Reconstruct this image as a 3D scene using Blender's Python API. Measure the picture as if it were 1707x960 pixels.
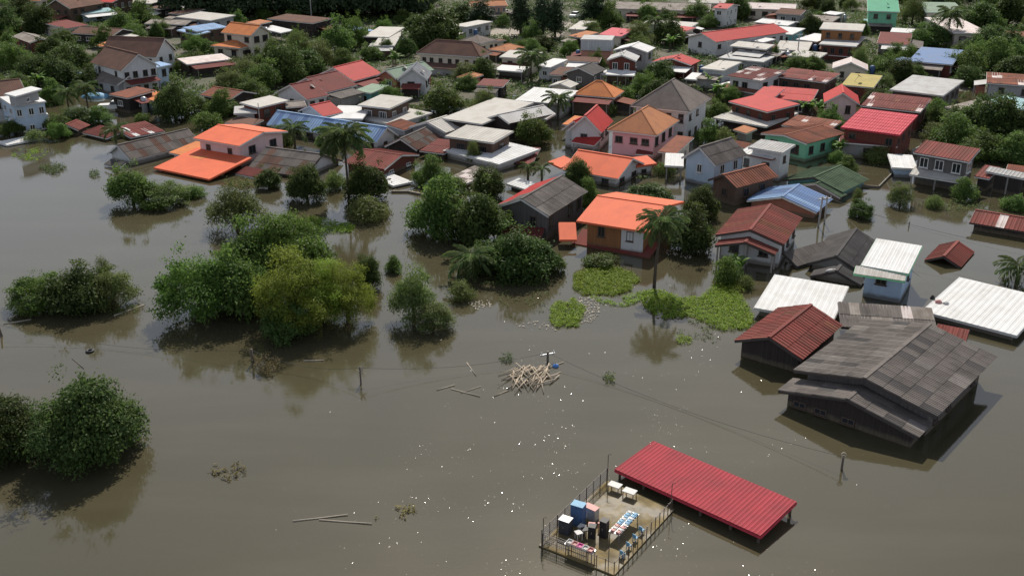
import bpy, math, random
import numpy as np
from mathutils import Vector, Matrix
random.seed(11); RNG = np.random.default_rng(11)
R = math.radians
for o in list(bpy.data.objects): bpy.data.objects.remove(o)
scene = bpy.context.scene
COL = scene.collection

# ------------------------------------------------------------------ camera, sky, sun, exposure
CAM_H, PITCH, FPX, CX, CY = 38.2, R(22.4), 1700.0, 853.5, 480.0
cd = bpy.data.cameras.new('camera'); cam = bpy.data.objects.new('camera', cd); COL.objects.link(cam)
cam.location = (0, 0, CAM_H); cam.rotation_euler = (R(90) - PITCH, 0, 0)
cd.sensor_width = 36; cd.lens = 36 * FPX / 1707; cd.clip_end = 4000; cd.clip_start = 0.5
scene.camera = cam
SUN_EL, SUN_AZ = R(44), R(5)
world = bpy.data.worlds.new('World'); scene.world = world; world.use_nodes = True
nt = world.node_tree; bg = nt.nodes['Background']
sky = nt.nodes.new('ShaderNodeTexSky'); sky.sky_type = 'NISHITA'; sky.sun_disc = False
sky.sun_elevation = SUN_EL; sky.sun_rotation = SUN_AZ; sky.air_density = 1.0; sky.dust_density = 2.5; sky.ozone_density = 1.0
# fair-weather cloud, thickening evenly towards the horizon all round
tcw = nt.nodes.new('ShaderNodeTexCoord'); sepw = nt.nodes.new('ShaderNodeSeparateXYZ'); nt.links.new(tcw.outputs['Generated'], sepw.inputs[0])
nzw = nt.nodes.new('ShaderNodeTexNoise'); nzw.inputs['Scale'].default_value = 3.0; nzw.inputs['Detail'].default_value = 5; nt.links.new(tcw.outputs['Generated'], nzw.inputs['Vector'])
mrw = nt.nodes.new('ShaderNodeMapRange'); nt.links.new(sepw.outputs[2], mrw.inputs[0]); mrw.inputs[1].default_value = .18; mrw.inputs[2].default_value = .70; mrw.inputs[3].default_value = .70; mrw.inputs[4].default_value = .0
adw = nt.nodes.new('ShaderNodeMath'); adw.operation = 'MULTIPLY_ADD'; nt.links.new(nzw.outputs['Fac'], adw.inputs[0]); adw.inputs[1].default_value = 1.1; nt.links.new(mrw.outputs[0], adw.inputs[2])
sbw = nt.nodes.new('ShaderNodeMapRange'); sbw.interpolation_type = 'SMOOTHSTEP'; nt.links.new(adw.outputs[0], sbw.inputs[0]); sbw.inputs[1].default_value = .35; sbw.inputs[2].default_value = 1.15
mxw = nt.nodes.new('ShaderNodeMix'); mxw.data_type = 'RGBA'; nt.links.new(sbw.outputs[0], mxw.inputs[0]); nt.links.new(sky.outputs[0], mxw.inputs[6]); mxw.inputs[7].default_value = (9.0, 9.9, 11.6, 1)
nt.links.new(mxw.outputs[2], bg.inputs[0]); bg.inputs[1].default_value = 0.064
sd = bpy.data.lights.new('sun', 'SUN'); sd.energy = 5.0; sd.angle = R(0.53); sd.color = (1.0, 0.94, 0.85)
sun = bpy.data.objects.new('sun', sd); COL.objects.link(sun)
sdir = Vector((math.sin(SUN_AZ) * math.cos(SUN_EL), math.cos(SUN_AZ) * math.cos(SUN_EL), math.sin(SUN_EL)))
sun.rotation_euler = sdir.to_track_quat('Z', 'Y').to_euler(); sun.location = (0, 0, 80)
vs = scene.view_settings; vs.view_transform = 'Standard'; vs.look = 'None'; vs.gamma = 1; vs.exposure = 0.08; vs.use_curve_mapping = False
scene.render.engine = 'CYCLES'

# ------------------------------------------------------------------ helpers
CAMP = Vector((0, 0, CAM_H))
FWD = Vector((0, math.cos(PITCH), -math.sin(PITCH))); UPV = Vector((0, math.sin(PITCH), math.cos(PITCH)))
def at(px, py, z=0.0):
    """point of the place at height z that the survey picture shows at a pixel"""
    d = Vector(((px - CX) / FPX, 0, 0)) + UPV * ((CY - py) / FPX) + FWD
    return CAMP + d * ((z - CAM_H) / d.z)
TILES = {'F': (0, 0, 1), 'T1': (0, 0, 3.97), 'T2': (400, 0, 3.97), 'T3': (800, 0, 3.97), 'T4': (1180, 0, 3.239), 'T5': (0, 170, 3.97),
         'T6': (400, 170, 3.97), 'T7': (800, 170, 3.97), 'T8': (1180, 170, 3.199), 'S2': (230, 360, 3), 'S3': (700, 380, 3), 'S4': (1180, 360, 3),
         'S5': (860, 700, 3.484), 'S6': (890, 800, 6), 'S8': (1280, 500, 3.429)}
def tp(t, p, z):
    if len(p) == 3: t, p = p[0], p[1:]
    o = TILES[t]; return at(o[0] + p[0] / o[2], o[1] + p[1] / o[2], z)

def mesh(name, verts, faces, mats, smooth=False):
    m = bpy.data.meshes.new(name); m.from_pydata([tuple(v) for v in verts], [], faces)
    for x in (mats if isinstance(mats, (list, tuple)) else [mats]): m.materials.append(x)
    if smooth: m.polygons.foreach_set('use_smooth', [True] * len(m.polygons))
    m.update(); return m
def link(name, data, parent=None, mw=None):
    o = bpy.data.objects.new(name, data); COL.objects.link(o)
    if mw is not None: M[o] = mw.copy()
    else: M[o] = Matrix.Identity(4)
    if parent is not None:
        o.parent = parent; o.matrix_local = M[parent].inverted() @ M[o]
    else: o.matrix_local = M[o]
    return o
M = {}     # world matrices known to the builder (no depsgraph updates needed)
def tag(o, label, cat, group=None):
    o['label'] = label; o['category'] = cat
    if group: o['group'] = group
    return o
def kind(o, k): o['kind'] = k; return o
class MB:
    def __init__(s): s.v = []; s.f = []; s.mi = []
    def box(s, c, d, rz=0.0, mi=0, M4=None):
        b = len(s.v); cr, sr = math.cos(rz), math.sin(rz)
        for dx, dy, dz in ((-1,-1,-1),(1,-1,-1),(1,1,-1),(-1,1,-1),(-1,-1,1),(1,-1,1),(1,1,1),(-1,1,1)):
            x, y, z = dx*d[0]/2, dy*d[1]/2, dz*d[2]/2
            p = Vector((c[0]+x*cr-y*sr, c[1]+x*sr+y*cr, c[2]+z)); s.v.append(M4 @ p if M4 else p)
        for q in ((0,3,2,1),(4,5,6,7),(0,1,5,4),(1,2,6,5),(2,3,7,6),(3,0,4,7)): s.f.append(tuple(b+i for i in q)); s.mi.append(mi)
    def tube(s, pts, rad, n=6, mi=0, cap=True):
        pts = [Vector(p) for p in pts]; b0 = len(s.v)
        if not isinstance(rad, (list, tuple)): rad = [rad]*len(pts)
        for i, p in enumerate(pts):
            t = (pts[min(i+1, len(pts)-1)] - pts[max(i-1, 0)]).normalized()
            a = t.orthogonal().normalized() if abs(t.z) < .95 else Vector((1,0,0)); a = (a - t*a.dot(t)).normalized(); c = t.cross(a)
            for k in range(n):
                an = 2*math.pi*k/n; s.v.append(p + (a*math.cos(an) + c*math.sin(an))*rad[i])
        for i in range(len(pts)-1):
            for k in range(n):
                s.f.append((b0+i*n+k, b0+i*n+(k+1)%n, b0+(i+1)*n+(k+1)%n, b0+(i+1)*n+k)); s.mi.append(mi)
        if cap:
            s.f.append(tuple(b0+k for k in reversed(range(n)))); s.mi.append(mi)
            e = b0+(len(pts)-1)*n; s.f.append(tuple(e+k for k in range(n))); s.mi.append(mi)
    def poly(s, pts, mi=0):
        b = len(s.v); s.v += [Vector(p) for p in pts]; s.f.append(tuple(range(b, b+len(pts)))); s.mi.append(mi)
    def data(s, name, mats, smooth=False):
        m = mesh(name, s.v, s.f, mats, smooth)
        if isinstance(mats, (list, tuple)) and len(mats) > 1: m.polygons.foreach_set('material_index', s.mi)
        return m

# ------------------------------------------------------------------ materials
def newmat(name):
    m = bpy.data.materials.new(name); m.use_nodes = True
    return m, m.node_tree, m.node_tree.nodes['Principled BSDF']
def N(t, kind, **kw):
    n = t.nodes.new(kind)
    for k, v in kw.items():
        if k in ('op',): n.operation = v
        elif hasattr(n, k): setattr(n, k, v)
        else: n.inputs[k.replace('_', ' ')].default_value = v
    return n
def mixc(t, fac, a, b, blend='MIX'):
    n = t.nodes.new('ShaderNodeMix'); n.data_type = 'RGBA'; n.blend_type = blend
    for s, v in ((0, fac), (6, a), (7, b)):
        if hasattr(v, 'is_linked') or hasattr(v, 'links'): t.links.new(v, n.inputs[s])
        else: n.inputs[s].default_value = (*v, 1) if isinstance(v, tuple) and len(v) == 3 else v
    return n.outputs[2]
def ramp(t, src, stops):
    n = t.nodes.new('ShaderNodeValToRGB'); t.links.new(src, n.inputs[0]); e = n.color_ramp.elements
    e[0].position, e[1].position = stops[0][0], stops[-1][0]
    e[0].color = (*[stops[0][1]]*3, 1); e[1].color = (*[stops[-1][1]]*3, 1)
    return n.outputs[0]
def noise(t, scale, detail=4, rough=.6, vec=None):
    n = t.nodes.new('ShaderNodeTexNoise'); n.inputs['Scale'].default_value = scale; n.inputs['Detail'].default_value = detail; n.inputs['Roughness'].default_value = rough
    if vec is None: vec = t.nodes.new('ShaderNodeNewGeometry').outputs['Position']
    t.links.new(vec, n.inputs['Vector']); return n.outputs['Fac']
def bump(t, b, h, strength=.4, dist=.05):
    n = t.nodes.new('ShaderNodeBump'); n.inputs['Strength'].default_value = strength; n.inputs['Distance'].default_value = dist
    t.links.new(h, n.inputs['Height']); t.links.new(n.outputs[0], b.inputs['Normal'])
def wave(t, scale, axis='X'):
    tc = t.nodes.new('ShaderNodeTexCoord'); n = t.nodes.new('ShaderNodeTexWave'); n.bands_direction = axis; n.inputs['Scale'].default_value = scale
    t.links.new(tc.outputs['Object'], n.inputs['Vector']); return n.outputs['Fac']
def scaled(t, sx, sy, sz, src='Object'):
    tc = t.nodes.new('ShaderNodeTexCoord'); mp = t.nodes.new('ShaderNodeMapping'); mp.inputs['Scale'].default_value = (sx, sy, sz)
    t.links.new(tc.outputs[src], mp.inputs['Vector']); return mp.outputs[0]

def roof_mat(name, col, dirt=(.12,.09,.07), amt=.35, rough=.55, corr=1.3, vary=.12, streak=.5, spec=.08):
    m, t, b = newmat(name); L = t.links
    oi = t.nodes.new('ShaderNodeObjectInfo')
    big = ramp(t, noise(t, .55, 5), [(.42, 0.0), (.72, 1.0)])
    st = ramp(t, noise(t, 1.0, 5, .65, scaled(t, 2.6, .35, 1)), [(.45, 0.0), (.75, 1.0)])
    mx = t.nodes.new('ShaderNodeMath'); mx.operation = 'MULTIPLY_ADD'; L.new(st, mx.inputs[0]); mx.inputs[1].default_value = streak; L.new(big, mx.inputs[2])
    f = t.nodes.new('ShaderNodeMath'); f.operation = 'MULTIPLY'; f.use_clamp = True; L.new(mx.outputs[0], f.inputs[0]); f.inputs[1].default_value = amt*1.3
    c = mixc(t, f.outputs[0], col, dirt)
    hv = t.nodes.new('ShaderNodeHueSaturation'); L.new(c, hv.inputs['Color'])
    mr = t.nodes.new('ShaderNodeMapRange'); L.new(oi.outputs['Random'], mr.inputs[0]); mr.inputs[3].default_value = 1-vary; mr.inputs[4].default_value = 1+vary
    L.new(mr.outputs[0], hv.inputs['Value'])
    fine = noise(t, 6, 3); c2 = mixc(t, .12, hv.outputs[0], fine, 'OVERLAY')
    L.new(c2, b.inputs['Base Color']); b.inputs['Roughness'].default_value = min(.9, rough+.2); b.inputs['Specular IOR Level'].default_value = spec
    if corr: bump(t, b, wave(t, corr), .3 if 'orange' in name else .5, .04)
    return m
RUST = (.16, .06, .035)
RM = {
 'orange': roof_mat('roof_orange', (.72,.165,.08), (.52,.12,.07), .35, .45, 2.2, .04),
 'orange2': roof_mat('roof_orange_tile', (.60,.22,.085), (.30,.12,.07), .4, .6, 1.4, .05),
 'tan': roof_mat('roof_tan_tile', (.46,.205,.105), (.26,.13,.085), .4, .65, 1.4, .05),
 'red': roof_mat('roof_red', (.44,.05,.045), (.27,.045,.04), .3, .45, 1.1, .07),
 'crimson': roof_mat('roof_crimson', (.34,.042,.055), (.22,.04,.045), .5, .42, 1.6, .04),
 'pinkred': roof_mat('roof_pink_red', (.52,.06,.085), (.38,.05,.065), .2, .42, 1.0, .05),
 'maroon': roof_mat('roof_maroon', (.17,.046,.04), (.11,.04,.034), .5, .55, 1.2, .16),
 'rust': roof_mat('roof_rust', (.24,.092,.06), (.12,.066,.05), .6, .65, 1.2, .18),
 'rustred': roof_mat('roof_rust_red', (.215,.058,.048), (.14,.065,.05), .55, .55, 1.2, .16),
 'brown': roof_mat('roof_brown', (.165,.095,.072), (.09,.06,.05), .5, .7, 1.2, .1),
 'asbestos': roof_mat('roof_dark_asbestos', (.155,.134,.120), (.065,.057,.052), .55, .85, 2.6, .15, .6, .25),
 'asbestos2': roof_mat('roof_pale_asbestos', (.20,.178,.160), (.08,.07,.062), .6, .85, 2.6, .2, .6, .25),
 'charcoal': roof_mat('roof_charcoal', (.085,.078,.075), (.045,.042,.04), .5, .85, 2.6, .15, .6, .25),
 'oldgrey': roof_mat('roof_old_grey', (.30,.27,.24), (.14,.11,.09), .6, .8, 2.4, .15),
 'hipgrey': roof_mat('roof_grey_tile', (.205,.175,.155), (.12,.10,.09), .5, .75, 1.8, .05),
 'grey': roof_mat('roof_grey_metal', (.46,.46,.45), (.26,.22,.19), .4, .45, 1.2, .08),
 'cream': roof_mat('roof_cream', (.50,.48,.44), (.36,.31,.26), .4, .5, 1.2, .06),
 'white': roof_mat('roof_white_metal', (.66,.66,.65), (.42,.39,.35), .32, .45, 1.2, .04),
 'blue': roof_mat('roof_blue', (.16,.25,.44), (.20,.24,.32), .5, .5, 1.2, .1),
 'skyblue': roof_mat('roof_sky_blue', (.27,.40,.60), (.22,.28,.36), .4, .5, 1.2, .08),
 'slate': roof_mat('roof_slate_blue', (.20,.21,.23), (.10,.10,.10), .5, .7, 2.2, .08),
 'green': roof_mat('roof_mossy_green', (.085,.125,.075), (.05,.065,.045), .5, .75, 1.6, .14),
 'green2': roof_mat('roof_bright_green', (.09,.33,.20), (.07,.20,.13), .35, .5, 1.2, .08),
 'greygreen': roof_mat('roof_grey_green', (.24,.32,.24), (.18,.2,.17), .4, .6, 1.2, .08),
 'yellow': roof_mat('roof_mustard', (.43,.36,.13), (.28,.22,.10), .35, .55, 1.2, .08),
 'teal': roof_mat('roof_pale_teal', (.28,.45,.47), (.25,.33,.33), .35, .5, 1.2, .08),
 'pale': roof_mat('roof_pale_sheet', (.62,.55,.52), (.35,.25,.22), .4, .5, 1.2, .1),
}
def wall_mat(name, col, wood=False, dirt=.35):
    m, t, b = newmat(name)
    n1 = ramp(t, noise(t, 1.2, 6, .7, scaled(t, 1, 1, .3)), [(.4, 0.0), (.8, 1.0)])
    f = t.nodes.new('ShaderNodeMath'); f.operation = 'MULTIPLY'; t.links.new(n1, f.inputs[0]); f.inputs[1].default_value = dirt
    dk = tuple(c*.45+.01 for c in col)
    c = mixc(t, f.outputs[0], col, dk)
    # silt left by the flood just above the water line
    gp = t.nodes.new('ShaderNodeNewGeometry'); sz = t.nodes.new('ShaderNodeSeparateXYZ'); t.links.new(gp.outputs['Position'], sz.inputs[0])
    za = t.nodes.new('ShaderNodeMath'); za.operation = 'MULTIPLY_ADD'; t.links.new(noise(t, 1.6, 4), za.inputs[0]); za.inputs[1].default_value = -.5; t.links.new(sz.outputs[2], za.inputs[2])
    zr = t.nodes.new('ShaderNodeMapRange'); t.links.new(za.outputs[0], zr.inputs[0]); zr.inputs[1].default_value = .02; zr.inputs[2].default_value = .3; zr.inputs[3].default_value = .75; zr.inputs[4].default_value = 0
    c = mixc(t, zr.outputs[0], c, (.13,.105,.07))
    if wood:
        tc = t.nodes.new('ShaderNodeTexCoord'); sp = t.nodes.new('ShaderNodeSeparateXYZ'); t.links.new(tc.outputs['Object'], sp.inputs[0])
        ad = t.nodes.new('ShaderNodeMath'); t.links.new(sp.outputs[0], ad.inputs[0]); t.links.new(sp.outputs[1], ad.inputs[1])
        cb = t.nodes.new('ShaderNodeCombineXYZ'); t.links.new(ad.outputs[0], cb.inputs[0])
        w = t.nodes.new('ShaderNodeTexWave'); w.inputs['Scale'].default_value = 1.6; t.links.new(cb.outputs[0], w.inputs['Vector'])
        bump(t, b, w.outputs['Fac'], .7, .04)
        wn = noise(t, 5, 2, .5, cb.outputs[0]); c = mixc(t, .5, c, wn, 'OVERLAY')
    else: bump(t, b, noise(t, 9, 3), .15, .02)
    t.links.new(c, b.inputs['Base Color']); b.inputs['Roughness'].default_value = .85; b.inputs['Specular IOR Level'].default_value = .25
    return m
WM = {k: wall_mat('wall_'+k, c, w, d) for k, (c, w, d) in {
 'white': ((.60,.60,.59), 0, .3), 'cream': ((.62,.56,.46), 0, .3), 'pink': ((.72,.42,.44), 0, .2), 'palepink': ((.70,.52,.50), 0, .25), 'blue': ((.46,.56,.66), 0, .3),
 'grey': ((.36,.36,.36), 0, .45), 'concrete': ((.30,.29,.27), 0, .5), 'wood': ((.115,.075,.055), 1, .5), 'darkwood': ((.045,.036,.032), 1, .5), 'greywood': ((.13,.12,.115), 1, .5),
 'redwood': ((.15,.05,.036), 1, .4), 'brick': ((.36,.15,.10), 0, .4), 'ochre': ((.30,.14,.06), 1, .25), 'teal': ((.18,.42,.42), 0, .3), 'green': ((.20,.50,.32), 0, .3), 'salmon': ((.52,.27,.21), 0, .3),
 'metal': ((.48,.50,.52), 1, .4), 'lightblue': ((.40,.52,.66), 0, .35), 'yellow': ((.55,.42,.2), 0, .3)}.items()}
def plain(name, col, rough=.6, metal=0, spec=.4, var=.25, sc=3):
    m, t, b = newmat(name); c = mixc(t, var, col, noise(t, sc, 4), 'OVERLAY'); t.links.new(c, b.inputs['Base Color'])
    b.inputs['Roughness'].default_value = rough; b.inputs['Metallic'].default_value = metal; b.inputs['Specular IOR Level'].default_value = spec; return m
PM = {'frame': plain('frame_white', (.62,.61,.58)), 'darkframe': plain('frame_dark', (.09,.065,.05)), 'fascia': plain('fascia_white', (.6,.59,.56)), 'darkfascia': plain('fascia_dark', (.06,.05,.045)),
      'post': plain('post_grey', (.28,.26,.24)), 'dark': plain('dark_void', (.03,.03,.03)), 'steel': plain('steel', (.35,.36,.37), .4, .7), 'greenpaint': plain('green_paint', (.22,.60,.30)),
      'concretepost': plain('concrete_post', (.33,.32,.30), .9), 'black': plain('black_rubber', (.02,.02,.022), .6), 'bluepaint': plain('blue_paint', (.06,.12,.25)), 'cloth_pink': plain('pink_cloth', (.52,.25,.22)),
      'cloth_blue': plain('blue_cloth', (.14,.32,.47)), 'cloth_white': plain('white_cloth', (.50,.49,.47)), 'magenta': plain('magenta_plastic', (.6,.08,.3)), 'bamboo': plain('bamboo_pale', (.36,.30,.225), .8, 0, .3, .6),
      'driftwood': plain('driftwood', (.40,.35,.28), .85), 'wetwood': plain('wet_wood', (.10,.08,.06), .6), 'wire': plain('wire_dark', (.03,.03,.03)), 'litter': plain('litter_white', (.46,.42,.35), .8, 0, .3, .8, 5),
      'whitepaint': plain('car_white', (.75,.75,.74), .3), 'carsilver': plain('car_silver', (.42,.43,.45), .3, .3), 'cardark': plain('car_dark', (.05,.055,.07), .3), 'tarp': plain('blue_tarp', (.08,.22,.55), .5), 'trunk': plain('bark', (.085,.068,.052), .9, 0, .2, .5)}
g, t_, b_ = newmat('window_glass'); b_.inputs['Base Color'].default_value = (.018,.022,.026,1); b_.inputs['Roughness'].default_value = .08; PM['glass'] = g

def leaf_mat(name, col, col2, trans=.45, vary=.25):
    m = bpy.data.materials.new(name); m.use_nodes = True; t = m.node_tree; t.nodes.clear(); L = t.links
    out = t.nodes.new('ShaderNodeOutputMaterial'); at_ = t.nodes.new('ShaderNodeAttribute'); at_.attribute_name = 'tint'
    oi = t.nodes.new('ShaderNodeObjectInfo')
    c = mixc(t, at_.outputs['Fac'], tuple(x*1.2 for x in col), tuple(x*1.35 for x in col2))
    hv = t.nodes.new('ShaderNodeHueSaturation'); L.new(c, hv.inputs['Color'])
    for inp, lo, hi in (('Value', 1-vary, 1+vary), ('Hue', .485, .515)):
        mr = t.nodes.new('ShaderNodeMapRange'); L.new(oi.outputs['Random'], mr.inputs[0]); mr.inputs[3].default_value = lo; mr.inputs[4].default_value = hi; L.new(mr.outputs[0], hv.inputs[inp])
    d = t.nodes.new('ShaderNodeBsdfPrincipled'); d.inputs['Roughness'].default_value = .6; d.inputs['Specular IOR Level'].default_value = .2; L.new(hv.outputs[0], d.inputs['Base Color'])
    tr = t.nodes.new('ShaderNodeBsdfTranslucent'); L.new(hv.outputs[0], tr.inputs[0])
    mx = t.nodes.new('ShaderNodeMixShader'); mx.inputs[0].default_value = trans; L.new(d.outputs[0], mx.inputs[1]); L.new(tr.outputs[0], mx.inputs[2]); L.new(mx.outputs[0], out.inputs[0])
    return m
LM = {'mango': leaf_mat('leaf_dark_glossy', (.030,.055,.017), (.080,.115,.028)), 'mid': leaf_mat('leaf_mid_green', (.050,.092,.022), (.112,.165,.038)),
      'rain': leaf_mat('leaf_fresh_green', (.048,.090,.018), (.110,.170,.034)), 'yellow': leaf_mat('leaf_yellow_green', (.105,.165,.025), (.23,.295,.045)),
      'olive': leaf_mat('leaf_olive', (.060,.092,.030), (.135,.165,.048)), 'palm': leaf_mat('leaf_palm', (.045,.08,.030), (.12,.15,.05)), 'banana': leaf_mat('leaf_banana', (.07,.15,.03), (.16,.26,.05), .45),
      'hyacinth': leaf_mat('leaf_hyacinth', (.115,.185,.020), (.23,.31,.038)), 'conifer': leaf_mat('leaf_conifer', (.020,.040,.020), (.045,.075,.03), .2), 'dry': leaf_mat('leaf_dry', (.12,.105,.05), (.20,.165,.06)),
      'ground': leaf_mat('leaf_undergrowth', (.04,.075,.022), (.11,.15,.045))}
# ------------------------------------------------------------------ setting: flood water, ground
def make_water():
    m, t, b = newmat('flood_water'); L = t.links
    geo = t.nodes.new('ShaderNodeNewGeometry'); pos = geo.outputs['Position']
    n1 = noise(t, .035, 4, .55); c = mixc(t, ramp(t, n1, [(.35, 0.0), (.7, 1.0)]), (.060,.053,.029), (.070,.062,.037))
    ms = t.nodes.new('ShaderNodeMapping'); ms.inputs['Scale'].default_value = (.05, .22, 1); ms.inputs['Rotation'].default_value = (0, 0, .3); L.new(pos, ms.inputs['Vector'])
    c = mixc(t, ramp(t, noise(t, 1.0, 6, .6, ms.outputs[0]), [(.45, 0.0), (.75, .55)]), c, (.088,.078,.050))
    L.new(c, b.inputs['Base Color']); b.inputs['Roughness'].default_value = .045; b.inputs['IOR'].default_value = 1.6; b.inputs['Specular IOR Level'].default_value = .5
    mp = t.nodes.new('ShaderNodeMapping'); mp.inputs['Scale'].default_value = (1, 1.7, 1); L.new(pos, mp.inputs['Vector'])
    n2 = noise(t, 2.6, 3, .55, mp.outputs[0]); n3 = noise(t, .25, 2, .5)
    ad = t.nodes.new('ShaderNodeMath'); ad.operation = 'MULTIPLY'; L.new(n2, ad.inputs[0]); L.new(ramp(t, n3, [(.3, .25), (.7, 1.0)]), ad.inputs[1])
    bp = t.nodes.new('ShaderNodeBump'); bp.inputs['Strength'].default_value = .22; bp.inputs['Distance'].default_value = .02; L.new(ad.outputs[0], bp.inputs['Height'])
    # wavelets: sparse little facets, each with a tilt of its own, that can catch the sun
    vo = t.nodes.new('ShaderNodeTexVoronoi'); vo.inputs['Scale'].default_value = 11; L.new(pos, vo.inputs['Vector'])
    vo2 = t.nodes.new('ShaderNodeTexWhiteNoise'); vo2.noise_dimensions = '3D'; L.new(vo.outputs['Position'], vo2.inputs['Vector'])
    def vm(op, a, bb=None, sc=None):
        n = t.nodes.new('ShaderNodeVectorMath'); n.operation = op; L.new(a, n.inputs[0])
        if bb is not None:
            if hasattr(bb, 'links'): L.new(bb, n.inputs[1])
            else: n.inputs[1].default_value = bb
        if sc is not None: n.inputs['Scale'].default_value = sc
        return n.outputs[0]
    s = vm('ADD', vo.outputs['Color'], vo2.outputs['Color']); s = vm('ADD', s, (-1, -1, -1)); s = vm('MULTIPLY', s, (.19, .19, 0))
    tilt = vm('NORMALIZE', vm('ADD', s, (0, 0, 1)))
    wn2 = t.nodes.new('ShaderNodeTexWhiteNoise'); wn2.noise_dimensions = '3D'; L.new(vm('ADD', vo.outputs['Position'], (7.3, 1.1, 0)), wn2.inputs['Vector'])
    patch = ramp(t, noise(t, .22, 3), [(.46, 0.0), (.62, 1.0)])
    g1 = t.nodes.new('ShaderNodeMath'); g1.operation = 'MULTIPLY'; L.new(patch, g1.inputs[0]); g1.inputs[1].default_value = .5
    gt = t.nodes.new('ShaderNodeMath'); gt.operation = 'LESS_THAN'; L.new(wn2.outputs['Value'], gt.inputs[0]); L.new(g1.outputs[0], gt.inputs[1])
    g2 = t.nodes.new('ShaderNodeMath'); g2.operation = 'LESS_THAN'; L.new(vo.outputs['Distance'], g2.inputs[0]); g2.inputs[1].default_value = .15
    g3 = t.nodes.new('ShaderNodeMath'); g3.operation = 'MULTIPLY'; L.new(gt.outputs[0], g3.inputs[0]); L.new(g2.outputs[0], g3.inputs[1])
    mx = t.nodes.new('ShaderNodeMix'); mx.data_type = 'VECTOR'; L.new(g3.outputs[0], mx.inputs[0]); L.new(bp.outputs[0], mx.inputs[4]); L.new(tilt, mx.inputs[5])
    L.new(mx.outputs[1], b.inputs['Normal'])
    rg = t.nodes.new('ShaderNodeMapRange'); L.new(g3.outputs[0], rg.inputs[0]); rg.inputs[3].default_value = .045; rg.inputs[4].default_value = .15; L.new(rg.outputs[0], b.inputs['Roughness'])
    return m
kind(link('flood_water', mesh('flood_water', [(-500,-60,0),(500,-60,0),(500,900,0),(-500,900,0)], [(0,1,2,3)], make_water())), 'structure')
def shore(x): return 176 + 5*math.sin(x*.06) + 4*math.sin(x*.17+1) + .10*abs(x)
def gz(x, y):
    s = (y - shore(x)) / 7.0
    return -1.6 + 1.75*max(0, min(1, s*.5+.5))
def make_ground():
    m, t, b = newmat('ground_soil')
    n1 = noise(t, .11, 6, .65); n2 = noise(t, .5, 5, .6)
    c = mixc(t, ramp(t, n1, [(.42, 0.0), (.6, 1.0)]), (.050,.060,.026), (.10,.085,.058)); c = mixc(t, ramp(t, n2, [(.5, 0.0), (.75, .7)]), c, (.15,.14,.12))
    t.links.new(c, b.inputs['Base Color']); b.inputs['Roughness'].default_value = .95; bump(t, b, n2, .5, .2)
    xs = [-1500,-600]+list(range(-240, 241, 6))+[600,1500]; ys = [-80, 40, 80]+list(range(150, 240, 3))+[260,300,360,600,2500]
    v = [(x, y, gz(x, y)) for y in ys for x in xs]; w = len(xs)
    f = [(j*w+i, j*w+i+1, (j+1)*w+i+1, (j+1)*w+i) for j in range(len(ys)-1) for i in range(w-1)]
    kind(link('ground', mesh('ground', v, f, m, True)), 'structure')
make_ground()

# ------------------------------------------------------------------ buildings
def slab(name, P, th, mat, parent):
    """roof slab over a polygon (first edge = eave); local x along the eave, y up the slope"""
    o = P[0]; x = (P[1]-P[0]).normalized(); n = (P[1]-P[0]).cross(P[2]-P[0]).normalized(); y = n.cross(x)
    MW = Matrix(((x.x,y.x,n.x,o.x),(x.y,y.y,n.y,o.y),(x.z,y.z,n.z,o.z),(0,0,0,1))); inv = MW.inverted()
    L = [inv @ p for p in P]; k = len(L)
    v = [(p.x, p.y, .01) for p in L] + [(p.x, p.y, .01+th) for p in L]
    f = [tuple(reversed(range(k))), tuple(range(k, 2*k))] + [(i, (i+1)%k, k+(i+1)%k, k+i) for i in range(k)]
    return link(name, mesh(name, v, f, mat), parent, MW), L
SHEET = {}
def sheet_mesh(style, w, l, mat):
    key = (style, round(w, 3), round(l, 3), mat.name)
    if key in SHEET: return SHEET[key]
    if style == 'rib':       # flat pan with raised ribs
        prof = [(0,.0),(.02,.045),(.06,.045),(.08,0)]; k = max(1, round(w/.42)); pts = []
        for i in range(k): pts += [(i*w/k + a, h) for a, h in prof]
        pts.append((w, 0))
    elif style == 'pan':     # long tray with one tall seam
        hh = .032 if w > .4 else .022; pts = [(0,.0),(.015,hh),(.06,hh),(.075,0),(w,0)]
    else:                    # waved sheet
        k = max(2, round(w/.26)); pts = []
        for i in range(k*4+1): pts.append((i*w/(k*4), .022*(1-math.cos(2*math.pi*i/4))))
    n = len(pts)
    v = [(x, 0, h+.012) for x, h in pts] + [(x, l, h) for x, h in pts] + [(x, 0, -.01) for x, h in pts]
    f = [(i, i+1, n+i+1, n+i) for i in range(n-1)] + [(2*n+i, 2*n+i+1, i+1, i) for i in range(n-1)]
    SHEET[key] = mesh('roof_sheet', v, f, mat); return SHEET[key]
def sheets(slab_o, W_, Ln, th, style, mats, sw, sl, jit=1.0, patch=None):
    n = max(1, round(W_/sw)); r = max(1, round(Ln/sl)); w = W_/n; l = Ln/r
    MW = M[slab_o]
    for j in range(r):
        for i in range(n):
            mt = mats[0]
            for alt, pr in mats[1:]:
                if random.random() < pr: mt = alt
            if patch and i < n*.85-j*n*.22: mt = patch
            me = sheet_mesh(style, w, l+(.10 if j < r-1 else 0)+.04, mt)
            off = Matrix.Translation((i*w, j*l-.04+random.uniform(-.015,.015)*jit, th+.016+.014*j*0+random.uniform(0,.012)*jit))
            rot = Matrix.Rotation(random.uniform(-.004,.004)*jit, 4, 'Z') @ Matrix.Rotation(-.012 if r > 1 else 0, 4, 'X')
            link('roof_sheet', me, slab_o, MW @ off @ rot)
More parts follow.
